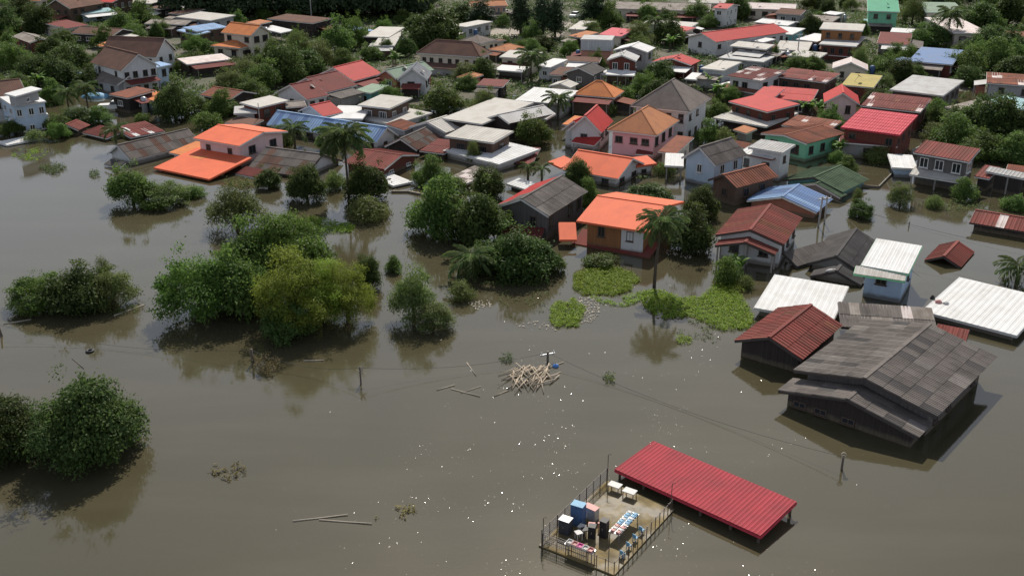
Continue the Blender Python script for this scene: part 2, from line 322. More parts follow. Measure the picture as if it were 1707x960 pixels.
def bar(name, a, b, w, h, mat, parent):
    d = b-a; x = d.normalized(); up = Vector((0,0,1)); y = up.cross(x).normalized(); z = x.cross(y)
    MW = Matrix(((x.x,y.x,z.x,a.x),(x.y,y.y,z.y,a.y),(x.z,y.z,z.z,a.z),(0,0,0,1)))
    mb = MB(); mb.box((d.length/2, 0, 0), (d.length, w, h)); return link(name, mb.data(name, mat), parent, MW)
WIN = {}
def window_meshes(w, h, fr, style):
    key = (round(w,1), round(h,1), fr, style)
    if key in WIN: return WIN[key]
    w, h = key[0], key[1]; mb = MB(); t = .09
    mb.box((0,.0,h/2-t/2),(w,.12,t)); mb.box((0,.0,-h/2+t/2),(w,.12,t)); mb.box((-w/2+t/2,.0,0),(t,.12,h-2*t)); mb.box((w/2-t/2,.0,0),(t,.12,h-2*t))
    if style == 'win': mb.box((0,0,0),(.07,.10,h-2*t))
    if style == 'win' and w > 1.35: mb.box((-w/4,0,0),(.05,.09,h-2*t)); mb.box((w/4,0,0),(.05,.09,h-2*t))
    f = mb.data('window', PM[fr]); p = MB(); p.box((0,.0,0),(w-2*t,.05,h-2*t)); pm = p.data('pane', PM['glass'] if style != 'door' else PM['darkframe'])
    s = MB(); s.box((0,-.08,-h/2-.04),(w+.16,.22,.07)); sm = s.data('sill', PM[fr])
    WIN[key] = (f, pm, sm); return WIN[key]
def place_window(h, P, nrm, w, hh, fr, style='win', sill=True):
    x = Vector((0,0,1)).cross(nrm).normalized(); y = -nrm   # local -y faces out
    MW = Matrix(((x.x,y.x,0,P.x),(x.y,y.y,0,P.y),(x.z,y.z,1,P.z),(0,0,0,1)))
    f, p, s = window_meshes(w, hh, fr, style)
    o = link('door' if style == 'door' else 'window', f, h, MW); link('panel' if style == 'door' else 'pane', p, o, MW)
    if sill and style == 'win': link('sill', s, o, MW)
FOOT = []      # footprints, for keeping undergrowth out
AUTO = []
def zfix(t, A, z, ov, wall):
    if z < 1.2: return z*.95
    p = tp(t, A, z); dep = math.atan2(CAM_H-z, math.hypot(p.x, p.y)); return z*(.92 if dep > .3 else .96)-(.8*ov*math.tan(dep) if wall else 0)
def vol(h, tile, A, B, C, z, rk, rise, roof, wall, ov=.45, base=None, win=True, sheet=None, style='wave', sw=.9, sl=2.2, th=.07, fr=None, fascia='fascia', rname='roof', posts=0, alts=(), wname='wall', low=0.0, nw=None, jit=1.0, patch=None):
    z = zfix(tile, A, z, ov, wall)
    a = tp(tile, A, z); b = tp(tile, B, z); u = b-a; W_ = u.length; u.normalize(); v = Vector((-u.y, u.x, 0))
    if isinstance(C, (int, float)): D = float(C)
    elif C[0] == 'R': D = (tp(tile, C[1:], z+rise)-a).dot(v)*(2 if rk == 'gu' else 1)
    else: D = (tp(tile, C, z+(rise if rk == 'sb' else 0))-a).dot(v)
    D = max(D, 1.2); FOOT.append((a, u, v, W_, D))
    if fr is None: fr = 'frame' if random.random() < .3 else 'darkframe'
    mat = RM[roof]; P = lambda x, y, zz: a + u*x + v*y + Vector((0,0,zz))
    def hz(x, y):
        if rk == 'gu': return rise*(1-abs(y-D/2)/(D/2))
        if rk == 'gv': return rise*(1-abs(x-W_/2)/(W_/2))
        if rk == 'sb': return rise*y/D
        if rk == 'sf': return rise*(1-y/D)
        if rk == 'sl': return rise*(1-x/W_)
        if rk == 'sr': return rise*x/W_
        return 0
    c4 = lambda *q: [P(x, y, hz(x, y)) for x, y in q]
    if rk == 'gu': polys = [c4((0,0),(W_,0),(W_,D/2),(0,D/2)), c4((W_,D),(0,D),(0,D/2),(W_,D/2))]
    elif rk == 'gv': polys = [c4((0,D),(0,0),(W_/2,0),(W_/2,D)), c4((W_,0),(W_,D),(W_/2,D),(W_/2,0))]
    elif rk in ('sb', 'flat'): polys = [c4((0,0),(W_,0),(W_,D),(0,D))]
    elif rk == 'sf': polys = [c4((W_,D),(0,D),(0,0),(W_,0))]
    elif rk == 'sl': polys = [c4((W_,0),(W_,D),(0,D),(0,0))]
    elif rk == 'sr': polys = [c4((0,D),(0,0),(W_,0),(W_,D))]
    elif rk == 'hip':
        k = min(W_, D)/2
        if W_ >= D: r1, r2 = P(k, D/2, rise), P(W_-k, D/2, rise)
        else: r1, r2 = P(W_/2, k, rise), P(W_/2, D-k, rise)
        q = [P(0,0,0), P(W_,0,0), P(W_,D,0), P(0,D,0)]
        if (r1-r2).length < .3: polys = [[q[0],q[1],r1],[q[1],q[2],r1],[q[2],q[3],r1],[q[3],q[0],r1]]; r2 = r1
        elif W_ >= D: polys = [[q[0],q[1],r2,r1],[q[1],q[2],r2],[q[2],q[3],r1,r2],[q[3],q[0],r1]]
        else: polys = [[q[0],q[1],r1],[q[1],q[2],r2,r1],[q[2],q[3],r2],[q[3],q[0],r1,r2]]
    for i, pl in enumerate(polys):
        so, L = slab(rname, pl, th, mat, h)
        if sheet and len(pl) == 4 and rk != 'hip':
            sheets(so, (pl[1]-pl[0]).length, (pl[2]-pl[1]).length, th, style, [mat]+[(RM[x], p) for x, p in alts], sw, sl, jit, RM[patch] if patch and i == 0 else None)
    e = .03+th
    if rk == 'gu': bar('ridge_cap', P(-.03,D/2,rise+e), P(W_+.03,D/2,rise+e), .3, .06, mat, h)
    if rk == 'gv': bar('ridge_cap', P(W_/2,-.03,rise+e), P(W_/2,D+.03,rise+e), .3, .06, mat, h)
    if rk == 'hip':
        k4 = [(q[0],r1),(q[1],r2 if W_>=D else r1),(q[2],r2),(q[3],r1 if W_>=D else r2)]
        for p0, p1 in k4: bar('hip_cap', p0+Vector((0,0,e*.8)), p1+Vector((0,0,e*.8)), .22, .08, mat, h)
        if r1 is not r2: bar('ridge_cap', r1+Vector((0,0,e)), r2+Vector((0,0,e)), .22, .08, mat, h)
    fm = PM[fascia] if fascia in PM else RM[fascia]
    if fascia:
        if rk == 'gv':
            bar('barge_board', P(-.0,-.03,-.06), P(W_/2,-.03,rise-.06), .04, .2, fm, h); bar('barge_board', P(W_,-.03,-.06), P(W_/2,-.03,rise-.06), .04, .2, fm, h)
        elif rk == 'gu':
            for xs in (W_+.03, -.03): bar('barge_board', P(xs,0,-.06), P(xs,D/2,rise-.06), .04, .2, fm, h); bar('barge_board', P(xs,D,-.06), P(xs,D/2,rise-.06), .04, .2, fm, h)
            bar('eave_board', P(0,-.025,-.06), P(W_,-.025,-.06), .04, .14, fm, h)
        elif rk in ('sb','hip','flat','sl','sr','sf'):
            bar('eave_board', P(0,-.025,-.07+hz(0,0)), P(W_,-.025,-.07+hz(W_,0)), .04, .16, fm, h)
            for xs in (W_+.025, -.025): bar('eave_board', P(xs,0,-.07+hz(W_ if xs > 0 else 0,0)), P(xs,D,-.07+hz(W_ if xs > 0 else 0,D)), .04, .16, fm, h)
    if wall:
        ox = min(ov, W_*.2); oy = min(ov, D*.2)
        bz = (-1.5 if base is None else base) - z
        q = [(ox,oy),(W_-ox,oy),(W_-ox,D-oy),(ox,D-oy)]; vv = [P(x,y,bz) for x,y in q]; top = [P(x,y,hz(x,y)-.0) for x,y in q]
        allv = vv+top; f = [(0,1,5,4),(1,2,6,5),(2,3,7,6),(3,0,4,7)]
        if rk == 'gv':
            allv += [P(W_/2,oy,hz(W_/2,oy)), P(W_/2,D-oy,hz(W_/2,0))]; f[0] = (0,1,5,8,4); f[2] = (2,3,7,9,6)
        elif rk == 'gu':
            allv += [P(W_-ox,D/2,rise), P(ox,D/2,rise)]; f[1] = (1,2,6,8,5); f[3] = (3,0,4,9,7)
        else: f.append((4,5,6,7))
        ctr = P(W_/2, D/2, 0); MW = Matrix.Translation(ctr) @ u.to_track_quat('X','Z').to_matrix().to_4x4(); inv = MW.inverted()
        link(wname, mesh(wname, [inv @ p for p in allv], f, WM[wall]), h, MW)
        if win:
            for (p0, p1, nrm, ln, who) in ((q[0],q[1],-v,W_-2*ox,'f'), (q[1],q[2],u,D-2*oy,'r'), (q[3],q[0],-u,D-2*oy,'l')):
                if ln < 1.6: continue
                mid = P((p0[0]+p1[0])/2, (p0[1]+p1[1])/2, 0)
                if (CAMP-mid).normalized().dot(nrm) < .08: continue
                cnt = nw.get(who) if nw else None
                if cnt is None: cnt = max(1, min(5, int(ln/2.6)))
                if not cnt: continue
                ww = min(random.choice((.8, 1.0, 1.3, 1.5)), ln/cnt*.55)
                ez = z + min(hz(*p0), hz(*p1))
                rows = [ez-1.25] + ([ez-3.9] if ez > 4.3 and base is None else []); 
                for ri, zc in enumerate(rows):
                    hh = random.choice((.9, 1.1, 1.1, 1.3))
                    if zc-hh/2 < max(.12, (base or 0)+.25):
                        lo = max(.12, (base or 0)+.2); tpz = zc+hh/2; hh = tpz-lo; zc = (tpz+lo)/2
                        if hh < .4: continue
                    for i in range(cnt):
                        if random.random() < .12 and cnt > 2: continue
                        fx = (i+.5+random.uniform(-.1,.1))/cnt; x = p0[0]+(p1[0]-p0[0])*fx; y = p0[1]+(p1[1]-p0[1])*fx
                        pt = P(x, y, 0); pt.z = zc
                        place_window(h, pt+nrm*.03, nrm, ww, hh, fr)
    if posts:
        ps = [(.25,.25),(W_-.25,.25),(W_-.25,D-.25),(.25,D-.25)]
        for i in range(1, posts): ps += [(W_*i/posts, .25), (W_*i/posts, D-.25)]
        for x, y in ps:
            p = P(x,y,0); top = z+hz(x,y); mb = MB(); mb.box((0,0,(top-1.6)/2-.0),(.16,.16,top+1.6)); link('post', mb.data('post', PM['post' if z > 1.2 else 'darkframe']), h, Matrix.Translation((p.x,p.y,0)))
    return dict(P=P, W=W_, D=D, u=u, v=v, a=a, z=z)
ALLH = []
def house(label, tile, A, B, C, z, rk, rise, roof, wall, name='house', cat='house', group=None, **kw):
    a = tp(tile, A, z); b = tp(tile, B, z)
    c = (a+b)/2; e = link(name, None, None, Matrix.Translation((c.x, c.y, 0)))
    tag(e, label, cat, group); e['_'] = 0; del e['_']
    ALLH.append((e, vol(e, tile, A, B, C, z, rk, rise, roof, wall, **kw), wall)); return e
RIB = dict(sheet=True, style='rib', sw=.85, sl=3.2); WAV = dict(sheet=True, style='wave', sw=1.0, sl=1.5); PAN = dict(sheet=True, style='pan', sw=.55, sl=30, jit=.3)
G_ROOF = 'roofs in the packed far quarter'
# ---- near right
h = house('big house with broad weathered dark grey sheet roof, largest and nearest at right', 'S8', (150,405), (965,672), (1250,310), 2.7, 'gv', 1.2, 'asbestos', 'greywood', ov=.8, sheet=True, style='wave', sw=.95, sl=1.3, alts=(('asbestos2', .14), ('charcoal', .10)), fascia='darkfascia', fr='darkframe', nw={'f':5,'l':4})
vol(h, 'S8', (60,520), (860,790), 2.6, 1.6, 'gv', 1.15, 'asbestos', 'darkwood', ov=.6, rname='lower_roof', wname='lower_wall', sheet=True, style='wave', sw=.95, sl=1.3, alts=(('asbestos2', .2), ('charcoal', .1)), fascia='darkfascia', fr='darkframe', nw={'f':5,'l':1})
house('rust red gabled shed in front of the white sheet roof, dark plank front', 'S4', (135,625), (470,722), (660,545), 1.75, 'gv', 1.15, 'rustred', 'darkwood', name='shed', cat='shed', sheet=True, style='rib', sw=.9, sl=2.0, alts=(('rust', .18),), fascia='darkfascia', win=False)
house('flat white metal roof just above water behind the rust red shed', 'S4', (230,462), (625,532), (800,372), .85, 'sb', .35, 'white', 'concrete', name='submerged_shed', cat='shed', win=False, **PAN)
h = house('pale blue shed with tilted white roof and bright green edges', 'S4', (765,250), (1003,292), (1083,155), 3.6, 'sb', .7, 'white', 'lightblue', name='shed', cat='shed', fascia='greenpaint', sheet=True, style='pan', sw=.6, sl=30, jit=.3, nw={'f':1,'r':1})
vol(h, 'S4', (730,290), (985,328), 1.1, 3.0, 'sb', .35, 'cream', None, rname='awning', fascia='greenpaint', sheet=True, style='pan', sw=.6, sl=30, jit=.3)
house('ribbed white metal roof with junk on its corner, half sunk at right', 'S4', (1068,478), (1545,602), (1195,295), .7, 'sb', .25, 'white', 'concrete', name='submerged_shed', cat='shed', win=False, **PAN)
h = house('dark grey gabled roof barely above water left of the green edged shed', 'S4', (495,242), (772,290), (838,140), .55, 'gv', 1.35, 'charcoal', 'concrete', name='submerged_house', sheet=True, style='wave', sw=1.0, sl=1.5, win=False, fascia='darkfascia')
vol(h, 'S4', (512,305), (762,350), 1.9, .2, 'gv', 1.05, 'charcoal', 'concrete', rname='lower_roof', wname='lower_wall', win=False, fascia='darkfascia', sheet=True, style='wave', sw=1.0, sl=1.5)
h = house('long old corrugated grey roof squeezed between white roof and big dark house', 'S4', (668,556), (1150,590), (775,440), 1.0, 'sb', .9, 'oldgrey', None, name='submerged_shed', cat='shed', sheet=True, style='wave', sw=.9, sl=1.6, alts=(('pale', .12), ('asbestos', .4)), fascia='darkfascia')
house('narrow red tiled roof strip showing beside the big dark house', 'S4', (1130,600), (1290,632), 1.6, .35, 'sb', .5, 'rustred', None, name='submerged_shed', cat='shed', fascia='darkfascia', **RIB)
house('tiny rust roof peaking out of open water between two white roofs', 'S4', (1085,224), (1262,260), (1322,180), .08, 'gv', .85, 'rustred', None, name='submerged_hut', cat='hut', fascia='darkfascia', **RIB)
house('long rust striped roof at right edge, walls nearly under water', 'T8', (1395,645), (1720,700), (1440,582), .95, 'gu', .8, 'rustred', 'darkwood', name='submerged_shed', cat='shed', win=False, fascia='darkfascia', alts=(('pale', .1),), **RIB)
h = house('red striped gabled house on stilts with a porch roof, above the hyacinth', 'T8', (42,712), (405,765), (490,620), 3.0, 'gv', 1.1, 'rustred', 'white', fascia='darkfascia', alts=(('rust', .2), ('pale', .03)), fr='darkframe', **RIB)
vol(h, 'T8', (38,768), (355,818), 1.7, 2.2, 'gv', .85, 'rustred', None, rname='porch_roof', posts=2, fascia='darkfascia', **RIB)
vol(h, 'T8', (395,850), (472,880), (545,745), .25, 'sl', .9, 'asbestos', None, rname='side_roof', fascia='darkfascia', **WAV)
h = house('low house with blue sheet roof and brick red gable in the water', 'T8', (208,528), (580,592), (607,512), .95, 'gv', 1.2, 'blue', 'brick', nw={'f':0,'l':0,'r':1}, alts=(('skyblue', .35),), **RIB)
h = house('low house with mossy dark green roof beside the blue roof', 'T8', (402,418), (716,485), (788,402), .9, 'gv', 1.15, 'green', 'teal', fascia='darkfascia', nw={'f':0,'r':2}, sheet=True, style='rib', sw=1.0, sl=1.6)
vol(h, 'T8', (440,450), (706,512), 1.6, .6, 'gv', 1.05, 'green', 'concrete', rname='lower_roof', wname='lower_wall', win=False, sheet=True, style='rib', sw=1.0, sl=1.6)
h = house('dark plank hut with rust gable roof on stilts left of the blue roof', 'T8', (2,418), (150,462), (300,380), 2.6, 'gv', 1.15, 'rust', 'wood', fr='darkframe', fascia='darkfascia', **RIB)
h = house('white two storey house with flat grey and white roofs above the blue roof', 'T8', (215,245), (400,275), (475,232), 4.2, 'sb', .25, 'grey', 'white', fr='darkframe', **RIB)
vol(h, 'T8', (165,272), (345,308), (385,272), 3.2, 'sb', .35, 'white', 'white', rname='lower_roof', wname='lower_wall', fascia='rust', fr='darkframe', nw={'f':3,'r':1}, **PAN)
h = house('light blue two storey house with dark grey gable roof and white carport', 'T7', (1335,372), (1560,424), (1722,345), 3.3, 'gv', 1.9, 'asbestos', 'blue', **WAV)
vol(h, 'T7', (1225,425), (1345,430), (1440,350), 2.0, 'sb', .5, 'white', None, rname='carport_roof', posts=1, **PAN)
h = house('two storey house with rust striped roof and white skirting roof at right', 'T8', (1098,272), (1392,322), (1432,250), 4.3, 'sb', .9, 'rustred', 'greywood', alts=(('rust', .2), ('pale', .05)), nw={'f':3}, **RIB)
vol(h, 'T8', (1075,388), (1350,432), 2.2, 1.6, 'sb', .5, 'cream', None, rname='lower_roof', posts=2, **PAN)
house('small white roof box standing beside the rust striped two storey house', 'T8', (982,352), (1118,360), (1140,290), 1.5, 'sb', .3, 'white', 'lightblue', name='shed', cat='shed', win=False, **PAN)
house('small rust striped lean-to roof next to the open shed at right', 'T8', (1420,398), (1500,412), (1545,350), 2.0, 'sb', .6, 'rustred', 'darkwood', name='shed', cat='shed', win=False, **RIB)
house('open dark shed with pale flat roof at the right edge', 'T8', (1480,372), (1720,418), (1570,360), 2.8, 'sb', .4, 'grey', 'darkwood', name='shed', cat='shed', win=False, posts=2, ov=1.2, **RIB)
house('rust roof peeping behind the open shed at the right edge', 'T8', (1590,365), (1740,385), (1625,342), 2.6, 'sb', .5, 'rust', 'darkwood', name='shed', cat='shed', win=False)
# ---- front middle
h = house('orange roofed house with ochre plank front standing in water beside a palm', 'T7', (640,790), (1120,865), ('R',1195,683), 3.5, 'gu', 1.2, 'orange', 'ochre', ov=.9, fr='darkframe', fascia='orange', nw={'f':2,'r':1,'l':1})
I_ = ALLH[-1][1]; mb = MB(); w_ = I_['W']*.30; mb.box((0, 0, 0), (w_, .08, I_['z']+1.2)); q_ = I_['P'](I_['W']-.9-w_/2, .86, 0)
link('white_wall_panel', mb.data('white_wall_panel', WM['white']), h, Matrix.Translation((q_.x, q_.y, (I_['z']-1.3)/2)) @ Matrix.Rotation(math.atan2(I_['u'].y, I_['u'].x), 4, 'Z'))
vol(h, 'T7', (528,915), (640,915), (690,800), .9, 'sb', 1.0, 'orange', None, rname='side_roof', fascia='orange')
vol(h, 'S3', (760,78), (1145,152), 2.6, .05, 'sb', .9, 'rustred', None, rname='lower_roof', fascia='rust')
h = house('old plank house with dark grey and red gable roof beside the orange roof', 'T7', (95,700), (455,760), (672,590), 3.3, 'gv', 1.5, 'asbestos', 'greywood', fr='darkframe', fascia='fascia', nw={'f':2,'r':4}, sheet=True, style='wave', sw=1.0, sl=1.5, alts=(('asbestos2', .15),), patch='red')
vol(h, 'T7', (110,905), (390,935), 2.4, .45, 'sb', .9, 'maroon', None, rname='lower_roof', fascia='darkfascia', **RIB)
h = house('wide orange roof with white gable end and round tree before it', 'T7', (548,450), (915,512), (1100,415), 1.5, 'gu', 1.75, 'orange', 'white', fascia='fascia', fr='darkframe', ov=.6)
vol(h, 'T7', (1040,428), (1170,410), (1010,370), 1.6, 'sb', .5, 'orange', 'white', rname='side_roof', wname='side_wall', fascia='orange')
vol(h, 'T7', (535,440), (640,400), (570,355), 1.2, 'sb', .5, 'orange', None, rname='step_roof', fascia='orange')
h = house('pink two storey house with tan pyramid roof', 'T7', (843,187), (1170,224), (1337,125), 4.1, 'hip', 2.5, 'tan', 'pink', ov=.6, nw={'f':3,'r':3}, fr='darkframe')
vol(h, 'T7', (1180,330), (1300,345), (1395,235), 2.4, 'sb', .6, 'rust', 'cream', rname='annex_roof', wname='annex_wall')
vol(h, 'T7', (1030,345), (1142,352), 1.0, 1.1, 'sb', .3, 'maroon', None, rname='awning')
h = house('tall house with broad grey pyramid roof behind the pink house', 'T3', (1000,702), (1392,742), (1545,652), 5.2, 'hip', 3.4, 'hipgrey', 'white', ov=.6, nw={'f':4,'r':3}, fr='darkframe')
h = house('steep bright red gabled house with white front left of the pink house', 'T3', (580,865), (805,882), (918,808), 3.1, 'gv', 2.3, 'red', 'white', fascia='fascia', fr='darkframe')
vol(h, 'T7', (540,185), (700,205), 2.6, 2.8, 'gv', 1.5, 'red', 'white', rname='porch_roof', wname='porch_wall')
vol(h, 'T7', (605,265), (755,290), 2.2, 1.5, 'sb', .7, 'red', None, rname='lower_roof', posts=1)
house('orange tiled hip roof on small white house behind the red gable', 'T3', (618,628), (888,650), (958,605), 2.9, 'hip', 2.0, 'orange2', 'white', nw={'f':3,'r':2}, fr='darkframe')
house('tiny white and orange roofed porch beside the steep red gable', 'T3', (545,825), (620,835), (640,770), 2.2, 'sb', .5, 'orange2', 'white', name='shed', cat='shed', win=False)
house('low maroon roof sloping into the water before the pink house', 'T7', (172,405), (345,415), (510,312), .45, 'sb', .7, 'maroon', None, name='submerged_shed', cat='shed', fascia='darkfascia', **RIB)
house('patched pale corrugated roof by the small twin palms', 'T6', (1368,512), (1500,545), (1655,450), .8, 'sb', .6, 'oldgrey', 'brick', name='submerged_shed', cat='shed', win=False, alts=(('pale', .35),), **WAV)
house('white awning roof right behind the patched pale roof', 'T7', (175,545), (310,585), (370,540), .55, 'sb', .3, 'white', 'cream', name='submerged_shed', cat='shed', win=False, **PAN)
h = house('two storey plank house with white roof and white skirt roof at mid water', 'F', (742,228), (822,239), (853,219), 3.1, 'sb', .4, 'cream', 'wood', fr='darkframe', **PAN)
vol(h, 'F', (738,252), (832,275), (874,244), 1.1, 'sb', .45, 'white', 'white', rname='lower_roof', wname='lower_wall', win=False, **PAN)
house('small maroon roof between the dark gable and the white skirt roof', 'T6', (1190,325), (1350,345), (1390,255), 1.0, 'sb', .5, 'maroon', 'darkwood', name='shed', cat='shed', win=False, **RIB)
house('red walled house with low rust brown gable roof behind the tall palm', 'T6', (955,448), (1185,352), (735,385), 1.4, 'gv', .95, 'rustred', 'redwood', nw={'f':2,'l':0}, fr='frame', **RIB)
house('white slab roof low over water below the red walled house', 'T6', (1012,560), (1142,532), (985,470), .3, 'flat', 0, 'white', 'white', name='submerged_shed', cat='shed', win=False, **PAN)
house('dark brown gable roof right of the long blue roof', 'T6', (958,296), (1172,322), (1332,240), .95, 'gv', 1.4, 'asbestos', 'darkwood', win=False, alts=(('brown', .4),), **WAV)
house('pale roofed gable house tucked behind the dark brown gable', 'T6', (1118,170), (1362,208), (1412,150), 1.9, 'gv', 1.2, 'cream', 'grey', **PAN)
house('rusty patch of roof beside the end of the long blue roof', 'T6', (965,150), (1085,190), (1145,140), 1.6, 'sb', .4, 'rust', 'grey', name='shed', cat='shed', win=False, **RIB)
house('very long low building with faded blue roof behind the palms', 'T6', (178,152), (905,270), (1072,225), 1.35, 'gu', 1.7, 'skyblue', 'white', nw={'f':9,'r':1}, fr='darkframe', alts=(('blue', .45),), sheet=True, style='rib', sw=1.0, sl=2.4)
h = house('dark brown roof sunk to its eaves right of the orange and pink house', 'T6', (45,445), (425,500), 9.0, .35, 'gu', 2.0, 'asbestos', 'white', win=False, fascia='darkfascia', alts=(('brown', .35),), **WAV)
vol(h, 'T6', (-30,475), (112,505), 2.0, .15, 'sb', .5, 'maroon', None, rname='lower_roof', **RIB)
h = house('bright orange two tier roof on pink house standing in the water at left', 'T5', (1278,242), (1582,295), ('R',1775,208), 3.3, 'gu', .9, 'orange', 'palepink', fascia='fascia', fr='darkframe', ov=.6, nw={'f':2,'r':2})
vol(h, 'T5', (1018,438), (1385,515), (1340,310), .4, 'sb', 1.1, 'orange', None, rname='lower_roof', fascia='orange')
vol(h, 'T5', (1118,337), (1330,385), (1335,270), 1.1, 'sb', .6, 'orange2', 'palepink', rname='annex_roof', wname='annex_wall', win=False)
h = house('dark grey gable roof with white gable end beside the orange roofs', 'T5', (865,388), (1332,272), (698,350), .9, 'gu', 1.7, 'asbestos', 'white', win=False, alts=(('brown', .35), ('rust', .04)), **WAV)
vol(h, 'T5', (690,415), (785,440), (640,365), .25, 'sb', .5, 'charcoal', None, rname='lower_roof', **WAV)
house('white sheet roof just breaking the water at the left edge', 'T5', (45,290), (258,248), (12,262), .25, 'flat', 0, 'white', None, name='submerged_shed', cat='shed', **PAN)
house('low red brown gable roof near the left shore, first of the sunken row', 'T5', (362,184), (520,190), (690,160), .9, 'gv', .8, 'rustred', 'darkwood', name='submerged_house', win=False, **RIB)
house('red lean-to roof in the sunken row left of the small palm', 'T5', (545,205), (705,243), (730,172), .5, 'sb', .5, 'maroon', 'darkwood', name='submerged_shed', cat='shed', win=False, **RIB)
h = house('rust roof patched with white sheets right of the small palm', 'T5', (865,238), (1090,196), (800,158), .45, 'sb', .6, 'maroon', 'darkwood', name='submerged_shed', cat='shed', win=False, alts=(('white', .3),), **RIB)
# ---- left far
h = house('tall white villa with terraces and tilted white top roof at left', 'T1', (82,702), (305,674), 8.0, 4.6, 'flat', 0, 'white', 'blue', ov=.2, nw={'f':3,'r':1}, fr='frame')
vol(h, 'T1', (72,790), (322,758), 2.0, 2.3, 'flat', 0, 'white', 'blue', ov=.15, rname='balcony_floor', wname='lower_wall', win=False)
vol(h, 'T1', (100,642), (277,592), (35,622), 6.6, 'sb', .3, 'white', 'grey', ov=.5, base=4.7, rname='top_roof', wname='top_wall', nw={'f':1})
house('brown gable roof behind the tall white villa at left edge', 'T1', (-90,672), (185,640), 8, 4.2, 'gu', 2.2, 'brown', 'white')
h = house('white gabled house with steep dark brown roof among left trees', 'T1', (800,474), (1058,438), (638,412), 4.6, 'gv', 2.6, 'brown', 'white', nw={'f':4,'l':2}, fr='darkframe')
vol(h, 'T1', (775,565), (945,535), (662,520), 2.2, 'gv', 1.2, 'hipgrey', 'grey', rname='porch_roof', wname='porch_wall')
vol(h, 'T1', (1040,450), (1135,430), 3.0, 4.0, 'sb', .3, 'skyblue', 'blue', rname='side_roof', wname='side_wall')
house('dark roofed house with white gable behind the white gabled house', 'T1', (1035,380), (1172,338), (890,300), 4.2, 'gv', 3.0, 'brown', 'white', fr='darkframe')
h = house('brown plank house with bright blue roof at upper left', 'T1', (1300,212), (1507,182), (1238,180), 3.8, 'sb', .5, 'skyblue', 'wood', **PAN)
vol(h, 'T1', (1170,203), (1300,235), 3.5, 3.2, 'sb', .4, 'skyblue', 'wood', rname='lower_roof', wname='lower_wall')
h = house('cream villa with arched porch and orange tiled roofs at upper left', 'T1', (1462,217), (1660,240), (1790,215), 5.0, 'gu', 1.8, 'orange2', 'cream', nw={'f':3,'r':2}, fr='darkframe')
vol(h, 'T1', (1395,305), (1590,322), (1450,270), 2.5, 'hip', .9, 'orange2', 'cream', rname='porch_roof', wname='porch_wall')
house('grey brown rusty flat roof in front of the cream villa', 'T1', (1238,430), (1535,395), (1155,393), 2.6, 'sb', .5, 'pale', 'darkwood', win=False)
house('weathered brown roof behind the blue roofed plank house', 'T1', (955,160), (1225,168), (1270,140), 3.0, 'gu', .6, 'oldgrey', 'darkwood')
house('wide light grey roof on pale walls at upper left', 'T1', (1162,114), (1395,140), (1518,100), 3.6, 'sb', .4, 'cream', 'grey')
house('brown roof hut right below the wide dark wood at left', 'T1', (1112,90), (1195,97), (1322,60), 3.4, 'sb', .3, 'brown', 'darkwood')
house('brown long hut beside the pale roof at the top', 'T1', (972,54), (1062,64), (1142,28), 3.4, 'sb', .3, 'brown', 'darkwood')
house('pale cream roof at the top left of the wood', 'T1', (820,18), (1000,28), (1085,8), 3.2, 'sb', .3, 'cream', 'darkwood')
house('long shiny pale blue roof at the top left', 'T1', (535,98), (765,75), (530,72), 2.6, 'sb', .5, 'teal', 'blue', nw={'f':3})
house('maroon roof with cream wall left of the brown low roof', 'T1', (440,192), (585,168), (375,135), 3.0, 'gu', .8, 'maroon', 'cream')
house('wide low brown roof among trees at upper left', 'T1', (468,222), (745,238), (845,205), 2.7, 'gu', 1.0, 'brown', 'darkwood')
house('pale grey roof hut beside round tree at the left', 'T1', (195,288), (355,272), (145,238), 2.7, 'gv', .7, 'oldgrey', 'redwood')
house('small orange roof peeping out of left trees', 'T1', (628,308), (812,320), (650,252), 2.6, 'sb', .7, 'orange2', 'darkwood', win=False)
house('long grey flat roof at the far left edge', 'T1', (-40,178), (190,158), 4, 3.0, 'sb', .3, 'grey', 'concrete')
house('brown temple like tiered roof at the top left corner', 'T1', (290,52), (465,62), (515,15), 4.5, 'gv', 2.2, 'brown', 'wood')
house('red roofed building at top left beside the tiered roof', 'T1', (600,12), (740,20), (760,-12), 4.2, 'gu', 1.0, 'red', 'wood')
house('orange roof at the very top left corner', 'T1', (150,5), (265,8), 4, 4.2, 'gu', 1.0, 'orange2', 'cream')
h = house('brick red hut with blue grey side wall beside the parked car', 'T1', (720,627), (845,652), (1005,595), 2.9, 'sb', .4, 'rust', 'darkwood')
vol(h, 'T1', (905,640), (1015,670), 3.5, 2.2, 'sb', .4, 'orange2', 'blue', rname='annex_roof', wname='annex_wall')
house('rusty striped gable roof half hidden by trees left of centre', 'T1', (1325,632), (1520,662), (1640,610), 2.6, 'gu', .9, 'rust', 'darkwood')
house('brown lean-to beside the round pale bush', 'T1', (1490,815), (1655,840), (1700,790), 1.3, 'sb', .4, 'brown', 'brick', name='shed', cat='shed', win=False)
h = house('white roofed open house left of the red terrace roofs', 'T2', (122,716), (322,668), (50,670), 3.2, 'sb', .3, 'cream', 'redwood')
vol(h, 'T2', (-40,755), (112,748), 4, 2.4, 'sb', .3, 'grey', 'grey', rname='side_roof', wname='side_wall')
house('old grey brown roof between white roof and red terraces', 'T2', (310,715), (440,705), 4, 2.3, 'gu', .5, 'oldgrey', 'darkwood')
